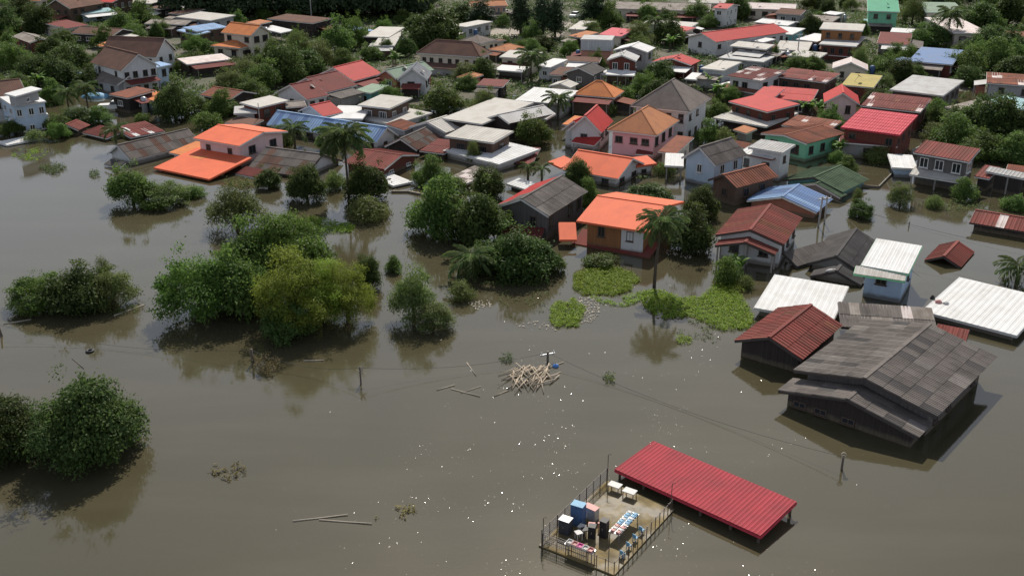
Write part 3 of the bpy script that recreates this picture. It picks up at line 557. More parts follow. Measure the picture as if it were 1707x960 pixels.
# ---- centre far (T2)
house('red terrace roof with white eave, lowest of the three in a row', 'T2', (443,662), (588,632), 8.5, 2.9, 'gu', 1.9, 'maroon', 'white', nw={'f':2,'l':1})
house('red terrace roof with white eave, middle of the three in a row', 'T2', (572,615), (775,565), 9, 3.0, 'gu', 2.0, 'maroon', 'white', nw={'f':2,'l':1})
house('red terrace roof with white eave, highest of the three in a row', 'T2', (752,540), (940,490), 9, 3.2, 'gu', 2.0, 'red', 'white', nw={'f':2,'l':1})
h = house('green gable roof with brick front left of the slate gable', 'T2', (900,505), (1035,525), (1240,460), 3.2, 'gv', 1.3, 'greygreen', 'brick', fr='frame')
h = house('white two storey house with slate grey gable roof in the centre', 'T2', (1040,530), (1240,532), (1405,485), 3.4, 'gv', 2.0, 'slate', 'white', fr='darkframe')
vol(h, 'T2', (1035,535), (1205,552), 1.8, 2.6, 'sb', .5, 'white', None, rname='porch_roof', posts=1)
house('flat green roof and teal awning below the brick front', 'T2', (748,606), (870,620), (905,560), 2.2, 'sb', .3, 'greygreen', 'teal')
h = house('cream two tier house with plank upper floor in the centre', 'T2', (778,698), (990,722), (1135,650), 3.1, 'sb', .4, 'cream', 'wood', nw={'f':2,'r':2})
vol(h, 'T2', (785,778), (1012,828), (1245,745), 1.2, 'sb', .35, 'cream', 'white', rname='lower_roof', wname='lower_wall', win=False)
house('small red gable roof with white wall above the blue long roof', 'T2', (550,774), (682,745), (440,725), 2.2, 'gu', 1.3, 'red', 'white', nw={'l':3,'f':1})
house('white patchwork shed roofs between red gable and cream house', 'T2', (580,785), (810,790), (830,705), 1.8, 'sb', .5, 'white', 'grey')
house('large pale two part roof right of the centre bush', 'F', (736,198), (803,208), (843,166), 3.1, 'sb', .5, 'cream', 'darkwood')
house('long brown hip roof on cream two storey house with many windows', 'T2', (1168,352), (1592,380), (1705,350), 4.2, 'hip', 2.3, 'brown', 'cream', nw={'f':7,'r':2}, fr='darkframe')
house('grey brown roof behind the long brown hip roof', 'T2', (1440,275), (1590,292), (1660,262), 3.2, 'hip', 1.2, 'hipgrey', 'cream')
h = house('dark house with long brown roof and white porch below the wood', 'T2', (178,127), (482,158), (622,125), 3.8, 'sb', .4, 'brown', 'darkwood')
vol(h, 'T2', (130,188), (270,222), 3.5, 2.4, 'sb', .3, 'white', None, rname='porch_roof', posts=1)
house('tan roofed hut behind the cream villa', 'T2', (40,152), (120,165), (195,142), 3.6, 'sb', .3, 'tan', 'darkwood')
house('small blue roof hut beside grey sheds below the wood', 'T2', (770,222), (890,205), (745,170), 2.8, 'sb', .4, 'skyblue', 'darkwood')
house('pale grey shed roof, front one of two below the wood', 'T2', (880,306), (1022,306), (1150,205), 2.8, 'sb', .4, 'cream', 'darkwood')
house('pale grey shed roof, rear one of two below the wood', 'T2', (812,245), (985,250), (1120,185), 3.2, 'sb', .4, 'cream', 'darkwood')
house('white block with flat roof behind the big round tree', 'T2', (1400,172), (1500,182), (1555,135), 3.6, 'flat', 0, 'cream', 'white')
house('low maroon roofed hut in front of the palm garden', 'T3', (-25,568), (150,578), (245,535), 2.6, 'sb', .4, 'maroon', 'darkwood')
house('little tan roof kiosk beside the centre slate house', 'T2', (1435,515), (1530,525), (1535,490), 2.2, 'hip', .6, 'tan', 'brick', win=False, name='kiosk', cat='kiosk')
# ---- centre right far (T3)
h = house('white house with two flat pale roofs above the palm garden', 'T3', (128,380), (350,394), (448,350), 3.6, 'sb', .4, 'cream', 'cream', fr='darkframe', nw={'f':2,'r':1})
vol(h, 'T3', (370,440), (465,450), (520,392), 3.0, 'sb', .4, 'white', 'white', rname='side_roof', wname='side_wall')
vol(h, 'T3', (90,465), (280,480), 4, 2.0, 'sb', .3, 'white', None, rname='lower_roof', posts=1)
house('bright white sheet roof, largest flat white in the centre', 'T3', (232,668), (540,694), (598,600), 2.7, 'sb', .5, 'white', 'grey', **PAN)
house('grey double gable roof left of the leafy tree', 'T7', (42,108), (195,146), (392,55), 3.2, 'gv', .9, 'grey', 'darkwood', win=False)
house('white lean-to roof right of the grey double gable', 'T7', (330,100), (440,118), (485,78), 2.8, 'sb', .4, 'cream', 'darkwood', win=False)
house('brown lean-to roof left of the dark grey hut', 'T3', (455,495), (545,502), (590,450), 2.4, 'sb', .4, 'brown', 'concrete')
house('charcoal gable roof on grey hut in the centre', 'T3', (555,482), (755,500), (835,462), 3.1, 'gv', 1.1, 'charcoal', 'greywood')
house('white and brown roof patch in front of the grey hut', 'T3', (455,572), (600,585), (680,560), 1.9, 'gv', .6, 'cream', 'cream')
h = house('square tower block, grey above and salmon below', 'T3', (668,262), (870,268), (892,240), 5.6, 'flat', 0, 'cream', 'salmon', ov=.1, win=False, name='tower_block', cat='building')
vol(h, 'T3', (666,263), (872,269), (894,240), 5.64, 'flat', 0, 'grey', 'metal', ov=.07, base=3.2, win=False, rname='top_slab', wname='upper_wall')
house('white gable roof right behind the salmon tower block', 'T3', (882,335), (1110,350), (1168,320), 4.3, 'gv', 1.0, 'white', 'grey')
h = house('dark red plank upper floor under grey roof with white porch', 'T3', (840,400), (1035,408), (1128,378), 4.6, 'gv', 1.0, 'grey', 'redwood', fr='frame', nw={'f':2,'r':1})
vol(h, 'T3', (802,495), (1020,505), 2.6, 2.3, 'sb', .4, 'white', None, rname='porch_roof', posts=2)
house('brown flat roof strip in front of the salmon tower block', 'T3', (560,405), (790,415), (840,385), 2.8, 'sb', .5, 'brown', 'brick')
house('dark red house with red low gable roof and white frames', 'T3', (1138,412), (1400,435), (1490,408), 3.3, 'gv', 1.0, 'red', 'redwood', nw={'f':2})
house('grey metal box shed right of the dark red house', 'T3', (1460,455), (1612,470), (1702,412), 3.6, 'flat', 0, 'cream', 'metal', name='shed', cat='shed', win=False)
house('small white awning roof below the dark red house', 'T3', (1355,525), (1440,532), (1485,490), 1.8, 'sb', .3, 'white', None, name='shed', cat='shed', posts=1)
house('long grey roof running across the top behind the trees', 'T3', (880,60), (1520,78), (1545,32), 3.4, 'gu', 1.0, 'oldgrey', 'cream', nw={'f':8})
house('small crimson roof between dark trees at top centre', 'T3', (785,232), (935,245), (988,195), 3.0, 'sb', .7, 'pinkred', 'cream')
house('pale flat roof beside the pines at top centre', 'T3', (585,195), (690,200), (780,145), 2.8, 'sb', .4, 'cream', 'cream')
house('brown roof below the pines left of the crimson roof', 'T3', (585,240), (665,252), (695,205), 2.8, 'sb', .5, 'tan', 'darkwood', win=False)
house('salmon row house at the top centre beside the car park', 'T3', (-60,48), (185,40), 6, 4.2, 'gu', 1.0, 'tan', 'salmon', nw={'f':7})
house('small white box house left of the car park shrubs', 'T3', (5,275), (60,285), (95,255), 2.6, 'flat', 0, 'brown', 'cream')
house('tan hip roof right of the long brown hip roof', 'T3', (55,330), (175,345), (240,310), 2.8, 'hip', .9, 'tan', 'cream')
house('red roof behind palms left of the long red roof', 'T3', (1250,205), (1345,218), (1375,180), 2.8, 'sb', .6, 'red', 'cream')
house('red topped white tower house at the top', 'T3', (1540,55), (1635,62), (1645,32), 5.2, 'gu', .7, 'red', 'white')
house('thin pale roof strip in front of the long grey roof', 'T3', (1075,158), (1400,182), 5, 2.6, 'sb', .4, 'cream', 'grey')
house('thin brown roof strip at the very top centre right', 'T3', (1380,18), (1620,28), 6, 3.6, 'gu', .8, 'cream', 'cream')
# ---- right far (T4)
house('very long red roof hall running away at upper right centre', 'T3', (1362,248), (1562,282), ('T4',264,150), 3.6, 'gv', 1.4, 'red', 'white', nw={'f':1,'r':9})
h = house('two tier pale roofed house, dark upper floor, below the red hall', 'T4', (118,250), (315,270), (372,245), 3.6, 'sb', .4, 'cream', 'greywood')
vol(h, 'T4', (58,314), (300,338), (445,282), 2.0, 'sb', .3, 'grey', 'grey', rname='lower_roof', wname='lower_wall')
house('wide white roof with teal wall right of the red hall', 'T4', (255,172), (455,190), (545,158), 3.0, 'sb', .4, 'white', 'teal')
house('narrow pale roof behind the teal walled house', 'T4', (250,122), (430,142), (475,120), 3.0, 'gu', .5, 'white', 'grey')
house('cream wide roof beside the lamp post below the plank storey', 'T4', (360,268), (540,278), (582,232), 2.6, 'sb', .3, 'cream', 'grey')
house('low cream roof with yellow strip in front of the plank storey', 'T4', (430,302), (600,318), (660,290), 2.4, 'sb', .3, 'cream', 'darkwood')
house('small white roof between the two tier house and the teal wall', 'T4', (225,220), (300,232), (335,210), 2.8, 'sb', .3, 'white', 'grey')
house('white roof square left of the ochre plank storey', 'T4', (475,215), (590,228), (640,190), 2.8, 'sb', .3, 'white', 'grey')
house('grey gable house with windows at the top right centre', 'T4', (362,74), (500,84), (532,62), 3.2, 'gu', .8, 'brown', 'grey')
house('striped brown roof hut left of the ochre plank storey', 'T4', (512,110), (670,122), (762,97), 2.8, 'sb', .5, 'oldgrey', 'redwood')
house('pale small roof behind the striped brown hut', 'T4', (610,75), (690,84), (708,68), 2.8, 'sb', .2, 'white', 'grey')
house('cream long roof at the top behind the grey gable house', 'T4', (205,48), (470,58), (515,28), 3.2, 'gu', .8, 'pale', 'cream')
h = house('ochre plank upper storey under pale roof, tallest at upper right', 'T4', (603,158), (835,170), (872,135), 6.2, 'sb', .3, 'cream', 'ochre', nw={'f':3}, fr='darkframe')
vol(h, 'T4', (600,240), (800,254), (925,205), 3.7, 'sb', .4, 'grey', 'redwood', rname='lower_roof', wname='lower_wall', nw={'f':4})
house('crimson strip roof low in front of the ochre plank house', 'T4', (650,298), (770,308), 2, 1.4, 'sb', .4, 'crimson', None, name='shed', cat='shed', posts=1)
house('maroon square roof right of the ochre plank house', 'T4', (912,237), (1090,247), (1132,185), 2.7, 'sb', .8, 'maroon', 'concrete', win=False)
house('thin white roof behind the maroon square roof', 'T4', (985,175), (1110,182), (1125,160), 2.8, 'sb', .2, 'white', 'grey')
house('cream house with broad pale roof at the far upper right', 'T4', (1328,182), (1530,184), (1565,100), 3.6, 'sb', .6, 'pale', 'cream')
h = house('green two storey house with green roof at the top right', 'T4', (862,62), (1035,68), (1045,5), 5.6, 'sb', 1.6, 'green2', 'green', nw={'f':2})
vol(h, 'T4', (842,122), (1000,128), 3, 2.5, 'sb', .4, 'teal', 'green', rname='lower_roof', wname='lower_wall', win=False)
house('striped green grey roof right of the green house', 'T4', (1180,70), (1395,74), (1415,18), 4.0, 'sb', 1.2, 'greygreen', 'cream')
h = house('slate blue roof house among trees at the right', 'T4', (1082,332), (1320,352), (1362,272), 3.4, 'sb', .8, 'blue', 'redwood')
vol(h, 'T4', (985,330), (1080,345), 4, 2.8, 'sb', .3, 'blue', 'blue', rname='side_roof', wname='side_wall', win=False)
house('faded brown tiled gable bungalow with porch gable at right', 'T4', (672,372), (865,382), (938,355), 2.6, 'gv', 1.3, 'pale', 'cream')
h = house('left one of two long dark houses with striped patched maroon roofs', 'T4', (103,412), (287,440), (392,382), 4.0, 'sb', .6, 'maroon', 'white', nw={'f':3,'r':2}, alts=(('pale', .25),), **RIB)
vol(h, 'T4', (65,475), (250,505), 2.2, 1.8, 'sb', .5, 'rust', None, rname='lower_roof', posts=1)
h = house('right one of two long dark houses with striped patched maroon roofs', 'T4', (370,415), (638,448), (718,400), 3.8, 'sb', .6, 'rustred', 'wood', nw={'f':4,'r':2}, alts=(('pale', .3),), **RIB)
house('mustard yellow roof on dark hut at right', 'T4', (722,460), (895,476), (948,412), 3.1, 'sb', .8, 'yellow', 'redwood')
house('grey flat roof right of the mustard roof', 'T4', (982,486), (1270,520), (1315,430), 3.2, 'sb', .5, 'grey', 'greywood')
h = house('rusty corrugated roofs in a row at the far right edge', 'T4', (1505,450), (1790,470), (1520,392), 3.0, 'sb', .6, 'rust', 'grey', alts=(('pale', .3),), **RIB)
house('pale teal roof at the right edge above the dense trees', 'T4', (1495,552), (1780,612), (1525,500), 2.6, 'sb', .5, 'teal', 'grey')
house('old grey shed roof left of the pale teal roof', 'T4', (1280,580), (1370,600), (1430,530), 2.4, 'sb', .4, 'oldgrey', 'concrete', win=False)
house('small rust roof at the far right beside dark trees', 'T4', (1602,195), (1760,205), (1640,170), 3.0, 'sb', .4, 'rust', 'redwood')
h = house('red roofed house over a wide white skirt roof at right', 'T4', (112,550), (322,607), (402,540), 3.8, 'sb', .5, 'red', 'redwood')
vol(h, 'T4', (28,638), (315,688), (438,605), 2.1, 'sb', .4, 'cream', 'darkwood', rname='lower_roof', wname='lower_wall', win=False, ov=1.2, **PAN)
house('orange red roof below the two long dark houses', 'T4', (290,530), (560,552), (640,490), 2.6, 'sb', .6, 'red', 'darkwood', **RIB)
house('small red roof stub left on the orange red roof', 'T4', (248,515), (360,528), (375,478), 3.2, 'sb', .6, 'red', 'redwood', win=False)
house('small pinkish white house with red gable and two dark windows', 'T4', (628,556), (820,566), (850,520), 3.3, 'gv', 1.7, 'red', 'palepink', fr='darkframe', nw={'f':2})
house('long rust striped roof behind the pink red roof', 'T4', (826,572), (1148,608), (1214,535), 3.6, 'sb', .8, 'maroon', 'redwood', alts=(('pale', .06), ('rust', .2)), **RIB)
h = house('bright pink red roof on red walled two storey house at right', 'T4', (718,690), (1036,732), (1088,620), 4.2, 'sb', 1.0, 'pinkred', 'redwood', fascia='pinkred', nw={'f':3}, sheet=True, style='rib', sw=1.2, sl=1.3)
vol(h, 'T8', (700,215), (1010,240), 2.0, 2.3, 'sb', .5, 'maroon', 'concrete', rname='lower_roof', wname='lower_wall', nw={'f':3})
house('rusty brown roof on long green walled house at right', 'T8', (283,170), (530,226), (640,150), 2.9, 'gv', .5, 'rust', 'green', nw={'r':3,'f':2}, **RIB)
house('striped rust roof behind the long green walled house', 'T8', (395,125), (640,160), (742,108), 3.1, 'sb', .4, 'rust', 'darkwood', alts=(('pale', .15),), **RIB)
house('small tan hut roof under the white skirt roof', 'T8', (135,150), (205,170), (240,140), 1.9, 'sb', .4, 'tan', 'concrete', name='hut', cat='hut', win=False)
house('brown roof edge behind the light blue house', 'T8', (110,232), (210,250), (250,225), 2.6, 'sb', .5, 'rust', 'brick', win=False)

# ---- lean-tos, tanks and dishes of the packed far quarter
def leanto(e, I, side, mat, z, d, f0, f1, wall=None):
    P, W_, D = I['P'], I['W'], I['D']; zz = z-I['z']
    if side == 'f': q = [P(W_*f0, -d+.4, zz), P(W_*f1, -d+.4, zz), P(W_*f1, .4, zz+.45), P(W_*f0, .4, zz+.45)]
    elif side == 'r': q = [P(W_+d-.4, D*f0, zz), P(W_+d-.4, D*f1, zz), P(W_-.4, D*f1, zz+.45), P(W_-.4, D*f0, zz+.45)]
    else: q = [P(-d+.4, D*f1, zz), P(-d+.4, D*f0, zz), P(.4, D*f0, zz+.45), P(.4, D*f1, zz+.45)]
    slab('lean_to_roof', q, .06, RM[mat], e)
    for p in (q[0].lerp(q[2], .06), q[1].lerp(q[3], .06)):
        mb = MB(); mb.box((0, 0, (p.z-1.5)/2), (.12, .12, p.z+1.5-.04)); link('post', mb.data('post', PM['post']), e, Matrix.Translation((p.x, p.y, 0)))
    if wall:
        c = (q[0]+q[1]+q[2]+q[3])/4; x = (q[1]-q[0]); w = x.length-.5; dd = d-.9; mb = MB(); mb.box((0, 0, (c.z-.25-1.5)/2), (w, dd, c.z-.25+1.5)); link('lean_to_wall', mb.data('lean_to_wall', WM[wall]), e, Matrix.Translation((c.x, c.y, 0)) @ Matrix.Rotation(math.atan2(x.y, x.x), 4, 'Z'))
gl = random.Random(21)
def tank(e, I):
    p = I['P'](I['W']+.9 if gl.random() < .5 else -.9, I['D']*gl.uniform(.2,.8), 0); mb = MB(); mb.tube([(0,0,-1.5),(0,0,1.6),(0,0,2.5),(0,0,2.7)], [.5,.5,.5,.2], 10); link('water_tank', mb.data('water_tank', PM[gl.choice(['steel','bluepaint','carsilver'])], True), e, Matrix.Translation((p.x, p.y, 0)))
def dish(e, I):
    P = I['P']; p = P(I['W']*gl.uniform(.2,.8), I['D']*gl.uniform(.2,.5), 0); p.z = I['z']+1.3; mb = MB(); n = 10
    mb.v += [Vector((.5*math.cos(6.283*k/n), .5*math.sin(6.283*k/n), .16)) for k in range(n)]+[Vector((0,0,0))]; mb.f += [(k, (k+1) % n, n) for k in range(n)]; mb.mi += [0]*n
    mb.tube([(0,0,0),(0,0,-1.3)], .03, 5); link('satellite_dish', mb.data('satellite_dish', PM['post']), e, Matrix.Translation(p) @ Matrix.Rotation(R(35), 4, 'Y'))
for e, I, wl in ALLH:
    y = M[e].translation.y
    if not wl or I['z'] < 2.2 or y < 168: continue
    mt = lambda: gl.choice(['rust','rust','oldgrey','grey','cream','brown','maroon','white','asbestos'])
    if gl.random() < .62: leanto(e, I, 'f', mt(), min(I['z']-.7, gl.uniform(1.7, 2.3)), gl.uniform(2.2, 3.6), gl.uniform(0,.25), gl.uniform(.7,1.05), gl.choice([None,'darkwood','concrete','grey','wood']))
    if gl.random() < .5: leanto(e, I, gl.choice('rl'), mt(), min(I['z']-.7, gl.uniform(1.6, 2.2)), gl.uniform(2.0, 3.2), gl.uniform(0,.3), gl.uniform(.7,1.0), gl.choice([None,'darkwood','grey','brick']))
    if gl.random() < .25: tank(e, I)
    if gl.random() < .3: dish(e, I)
# ------------------------------------------------------------------ vegetation
def leaves_mesh(name, C, Nrm, size, aspect, tint, mat, fold=.0):
    """many leaf-sized diamonds: C centres, Nrm normals (n,3)"""
    n = len(C); Nrm = Nrm/np.linalg.norm(Nrm, axis=1, keepdims=True)
    rnd = RNG.normal(size=(n, 3)); a = np.cross(Nrm, rnd); a /= np.linalg.norm(a, axis=1, keepdims=True)+1e-9; b = np.cross(Nrm, a)
    s = (np.asarray(size)*RNG.uniform(.7, 1.3, n))[:, None]
    V = np.empty((n, 4, 3)); V[:, 0] = C - a*s*.5; V[:, 2] = C + a*s*.5 - np.array([0,0,.12])*s; V[:, 1] = C + b*s*.5*aspect + Nrm*s*.08; V[:, 3] = C - b*s*.5*aspect + Nrm*s*.08
    m = bpy.data.meshes.new(name); m.vertices.add(n*4); m.vertices.foreach_set('co', V.ravel())
    m.loops.add(n*4); m.loops.foreach_set('vertex_index', np.arange(n*4, dtype=np.int32)); m.polygons.add(n); m.polygons.foreach_set('loop_start', np.arange(0, n*4, 4, dtype=np.int32))
    m.materials.append(mat); m.update(calc_edges=True)
    at_ = m.attributes.new('tint', 'FLOAT', 'FACE'); at_.data.foreach_set('value', np.clip(tint, 0, 1).astype(np.float32))
    return m
def crown(name, rx, rz, mat, lobes=11, twigs=700, per=9, ls=.3, aspect=.55, seed=0, low=0.0, flat=1.0, lobe_r=.42, spread=.30, gap=.12, yfac=1.0, spray=.5):
    """crown of a tree rx wide (radius) and rz high, base at z = low"""
    g = np.random.default_rng(seed); cs = []; rs = []
    for i in range(lobes):
        an = i*2.399+g.uniform(-.4,.4); rr = rx*(1-lobe_r)*math.sqrt((i+.5)/lobes)*g.uniform(.8,1.1)
        h = rz*(1-lobe_r*.9)*(1-.75*(rr/(rx*(1-lobe_r)+1e-6))**2*flat)*g.uniform(.6,1.06)
        cs.append((rr*math.cos(an), rr*math.sin(an)*yfac, low+max(h, rz*.18))); rs.append(rx*lobe_r*g.uniform(.55,1.3))
    for i in range(max(3, int(lobes*.7))):   # skirt lobes
        an = g.uniform(0, 6.28); rr = rx*(1-lobe_r*.8)*g.uniform(.75,1.0); cs.append((rr*math.cos(an), rr*math.sin(an)*yfac, low+rz*g.uniform(.15,.4))); rs.append(rx*lobe_r*g.uniform(.55,.85))
    for i in range(int(lobes*spray)):          # outlying sprays that break the outline
        an = g.uniform(0, 6.28); el = g.uniform(.1, 1.35); k = g.uniform(.92, 1.12); cs.append((rx*k*math.cos(an)*math.cos(el)*.92, rx*k*math.sin(an)*math.cos(el)*yfac*.92, low+rz*max(.12, math.sin(el))*k*.95)); rs.append(rx*lobe_r*g.uniform(.22,.42))
    cs = np.array(cs); rs = np.array(rs); p = rs**2/np.sum(rs**2)
    li = g.choice(len(cs), twigs, p=p); d = g.normal(size=(twigs, 3)); d[:, 2] += .35; d /= np.linalg.norm(d, axis=1, keepdims=True)
    rad = rs[li]*(g.uniform(.45, 1.0, twigs)**.45)*(1+g.normal(0, .07, twigs))
    tw = cs[li] + d*rad[:, None]*np.array([1, 1, .85])
    lobe_t = g.uniform(0, 1, len(cs))
    keep = (tw[:, 2] > low-.05) & (g.uniform(0, 1, twigs) > gap)
    tw, d, li = tw[keep], d[keep], li[keep]; n = len(tw)
    tt = np.clip(.5*lobe_t[li] + .5*g.uniform(0, 1, n), 0, 1)
    C = np.repeat(tw, per, 0) + g.normal(0, spread, (n*per, 3))*np.array([1,1,.6])
    Nn = np.repeat(d, per, 0)*.7 + g.normal(0, .55, (n*per, 3)) + np.array([0, 0, .45])
    tint = np.repeat(tt, per)*.75 + g.uniform(0, .35, n*per)
    ok = C[:, 2] > max(-.05, low-.4)
    lsz = np.repeat((ls*g.uniform(.65, 1.35, len(cs)))[li], per)
    return leaves_mesh(name, C[ok], Nn[ok], lsz[ok], aspect, tint[ok], mat), cs, rs
def trunk_mesh(cs, rs, h0, r0, seed=0, lean=0.0):
    g = random.Random(seed); mb = MB(); top = Vector((lean, 0, h0)); mb.tube([(0,0,-1.7), (lean*.3,.05,h0*.4), top], [r0*1.15, r0, r0*.8], 7)
    for c in list(cs)[:7]:
        c = Vector(c)*.8; m = top.lerp(c, .5)+Vector((g.uniform(-.3,.3), g.uniform(-.3,.3), g.uniform(0,.4)))
        mb.tube([top+Vector((0,0,-.2)), m, c], [r0*.55, r0*.35, r0*.12], 5)
    return mb.data('trunk', PM['trunk'], True)
PROTO = {}
def proto(key, **kw):
    h0 = kw.pop('h0', None); r0 = kw.pop('r0', .2); seeds = kw.pop('seeds', (1, 2, 3)); rx, rz = kw['rx'], kw['rz']
    PROTO[key] = []
    for s in seeds:
        m, cs, rs = crown('crown', seed=s*7+len(PROTO)*101, **kw)
        PROTO[key].append((m, trunk_mesh(cs, rs, h0 if h0 else kw.get('low', 0)+rz*.22, r0, s), rx, kw.get('low', 0)+rz))
proto('mango_big', rx=4.2, rz=6.6, mat=LM['mango'], lobes=26, twigs=2700, per=10, ls=.25, lobe_r=.34, spread=.26, gap=.04, spray=.12, r0=.3, seeds=(1, 2))
proto('mango', rx=3.0, rz=4.6, mat=LM['mango'], lobes=22, twigs=1450, per=9, ls=.25, lobe_r=.34, spread=.25, gap=.06, spray=.3, seeds=(1, 2, 3))
proto('mid', rx=3.2, rz=4.4, mat=LM['mid'], lobes=22, twigs=1350, per=9, ls=.25, lobe_r=.30, spread=.26, gap=.1, seeds=(1, 2, 3))
proto('rain', rx=4.8, rz=3.6, low=2.2, mat=LM['rain'], lobes=20, twigs=2100, per=9, ls=.24, lobe_r=.27, spread=.26, gap=.12, flat=.8, r0=.28, seeds=(1, 2), h0=1.6)
proto('rain_low', rx=4.4, rz=5.4, low=.25, mat=LM['rain'], lobes=18, twigs=2000, per=9, ls=.25, lobe_r=.30, spread=.28, gap=.15, r0=.28, seeds=(1, 2), h0=1.6)
proto('willow', rx=4.0, rz=7.1, low=.1, mat=LM['yellow'], lobes=26, twigs=2300, per=10, ls=.20, aspect=.38, lobe_r=.26, spread=.26, gap=.12, r0=.24, seeds=(1, 2), h0=2)
proto('olive', rx=2.9, rz=4.2, mat=LM['olive'], lobes=20, twigs=1200, per=9, ls=.21, aspect=.42, lobe_r=.29, spread=.26, gap=.15, seeds=(1, 2, 3))
proto('bush', rx=1.8, rz=1.7, mat=LM['mid'], lobes=9, twigs=520, per=8, ls=.19, lobe_r=.42, spread=.18, gap=.1, r0=.08, seeds=(1, 2, 3))
proto('olivebush', rx=1.9, rz=1.5, mat=LM['olive'], lobes=9, twigs=420, per=8, ls=.19, aspect=.45, lobe_r=.42, spread=.2, gap=.12, r0=.07, seeds=(1, 2))
proto('conifer', rx=2.3, rz=10.5, mat=LM['conifer'], lobes=16, twigs=700, per=9, ls=.42, aspect=.35, lobe_r=.40, spread=.4, gap=.15, r0=.25, seeds=(1, 2), flat=1.1)
NT = [0]
def tree(label, px, py, key, w=None, h=None, name='tree', cat='tree', z=None, group=None, var=None):
    NT[0] += 1; v = PROTO[key][(NT[0] if var is None else var) % len(PROTO[key])]
    p = at(px, py, 0)
    if z is None: z = max(0, gz(p.x, p.y))
    sx = (w/2)/v[2] if w else 1; sz = h*1.08/v[3] if h else sx
    MW = Matrix.Translation((p.x, p.y, z)) @ Matrix.Rotation(random.uniform(0, 6.28), 4, 'Z') @ Matrix.Diagonal((sx, sx, sz, 1))
    e = link(name, None, None, MW); tag(e, label, cat, group)
    link('trunk', v[1], e, MW); link('crown', v[0], e, MW); return e
# palms
def frond_mesh(Lf=2.7, seed=0):
    g = np.random.default_rng(seed); C = []; V = []; F = []; tint = []
    n = 20; pts = []
    for i in range(n+1):
        t = i/n; pts.append(np.array([Lf*(t-.12*t*t), 0, Lf*(.42*t - .85*t*t)]))
    for i in range(n):   # rachis
        b = len(V); a_, c_ = pts[i], pts[i+1]; w = .035*(1-i/n)+.008
        V += [a_+[0,-w,0], a_+[0,w,0], c_+[0,w,0], c_+[0,-w,0]]; F.append((b, b+1, b+2, b+3)); tint.append(.8)
    for i in range(2, n+1):
        t = i/n; ln = Lf*.34*math.sin(math.pi*min(1, .12+.88*t))**.6+.08
        for sgn in (-1, 1):
            p = pts[i]; d = np.array([.55, sgn*.85, -.25-.5*t])+g.normal(0,.08,3); d /= np.linalg.norm(d); w = np.array([.09,0,0]); tip = p+d*ln+np.array([0,0,-.18*ln]); mid = p+d*ln*.5+np.array([0,0,.03])
            b = len(V); V += [p-w*.5, mid-w, tip, mid+w]; F.append((b, b+1, b+2, b+3)); tint.append(g.uniform(0, .8))
    m = mesh('frond', V, F, LM['palm']); a = m.attributes.new('tint', 'FLOAT', 'FACE'); a.data.foreach_set('value', np.array(tint, dtype=np.float32)); return m
FR = [frond_mesh(2.7, s) for s in range(3)]
def palm(label, px, py, h, r, name='palm_tree', n=20, lean=(0, 0), dry=0, z=None):
    p = at(px, py, 0); z = max(0, gz(p.x, p.y)) if z is None else z
    MW = Matrix.Translation((p.x, p.y, z)); e = link(name, None, None, MW); tag(e, label, 'palm')
    top = Vector((lean[0], lean[1], h)); mb = MB(); mb.tube([(0,0,-1.7), (lean[0]*.15, lean[1]*.15, h*.35), (lean[0]*.55, lean[1]*.55, h*.7), top], [.19, .15, .13, .12], 8)
    link('trunk', mb.data('trunk', PM['trunk'], True), e, MW)
    for i in range(n):
        el = R(62) - R(105)*(i/(n-1))**1.1
        RM_ = Matrix.Translation(top) @ Matrix.Rotation(i*2.399+random.uniform(-.2,.2), 4, 'Z') @ Matrix.Rotation(-el*.8, 4, 'Y') @ Matrix.Rotation(random.uniform(-.4,.4), 4, 'X') @ Matrix.Scale(r/2.4*random.uniform(.85,1.1), 4)
        link('frond', FR[i % 3], e, MW @ RM_)
    return e
# banana
def ban_leaf():
    V = []; F = []; n = 6
    for i in range(n+1):
        t = i/n; w = .26*math.sin(math.pi*min(1, t*.92+.08))**.7; x = 1.7*(t-.15*t*t); z = 1.7*(.75*t-.85*t*t)
        V += [(x, -w, z-.06), (x, 0, z), (x, w, z-.06)]
    for i in range(n): b = 3*i; F += [(b, b+3, b+4, b+1), (b+1, b+4, b+5, b+2)]
    m = mesh('leaf', V, F, LM['banana']); a = m.attributes.new('tint', 'FLOAT', 'FACE'); a.data.foreach_set('value', np.linspace(0, .8, len(F)).astype(np.float32)); return m
BL = ban_leaf()
def banana(label, px, py, h, n=14, s=1.0, name='banana_plant'):
    p = at(px, py, 0); z = max(0, gz(p.x, p.y)); MW = Matrix.Translation((p.x, p.y, z)); e = link(name, None, None, MW); tag(e, label, 'banana plant')
    st = [(random.uniform(-.7,.7)*s, random.uniform(-.7,.7)*s) for _ in range(3)]
    for x, y in st:
        mb = MB(); mb.tube([(x, y, -1.6), (x, y, h*.6)], [.12, .08], 6); link('stem', mb.data('stem', PM['trunk']), e, MW)
    for i in range(n):
        x, y = st[i % 3]
        L = Matrix.Translation((x, y, h*.55*random.uniform(.75,1.05))) @ Matrix.Rotation(i*2.399, 4, 'Z') @ Matrix.Rotation(-R(random.uniform(15, 60)), 4, 'Y') @ Matrix.Scale(s*random.uniform(.8,1.15), 4)
        link('leaf', BL, e, MW @ L)
    return e

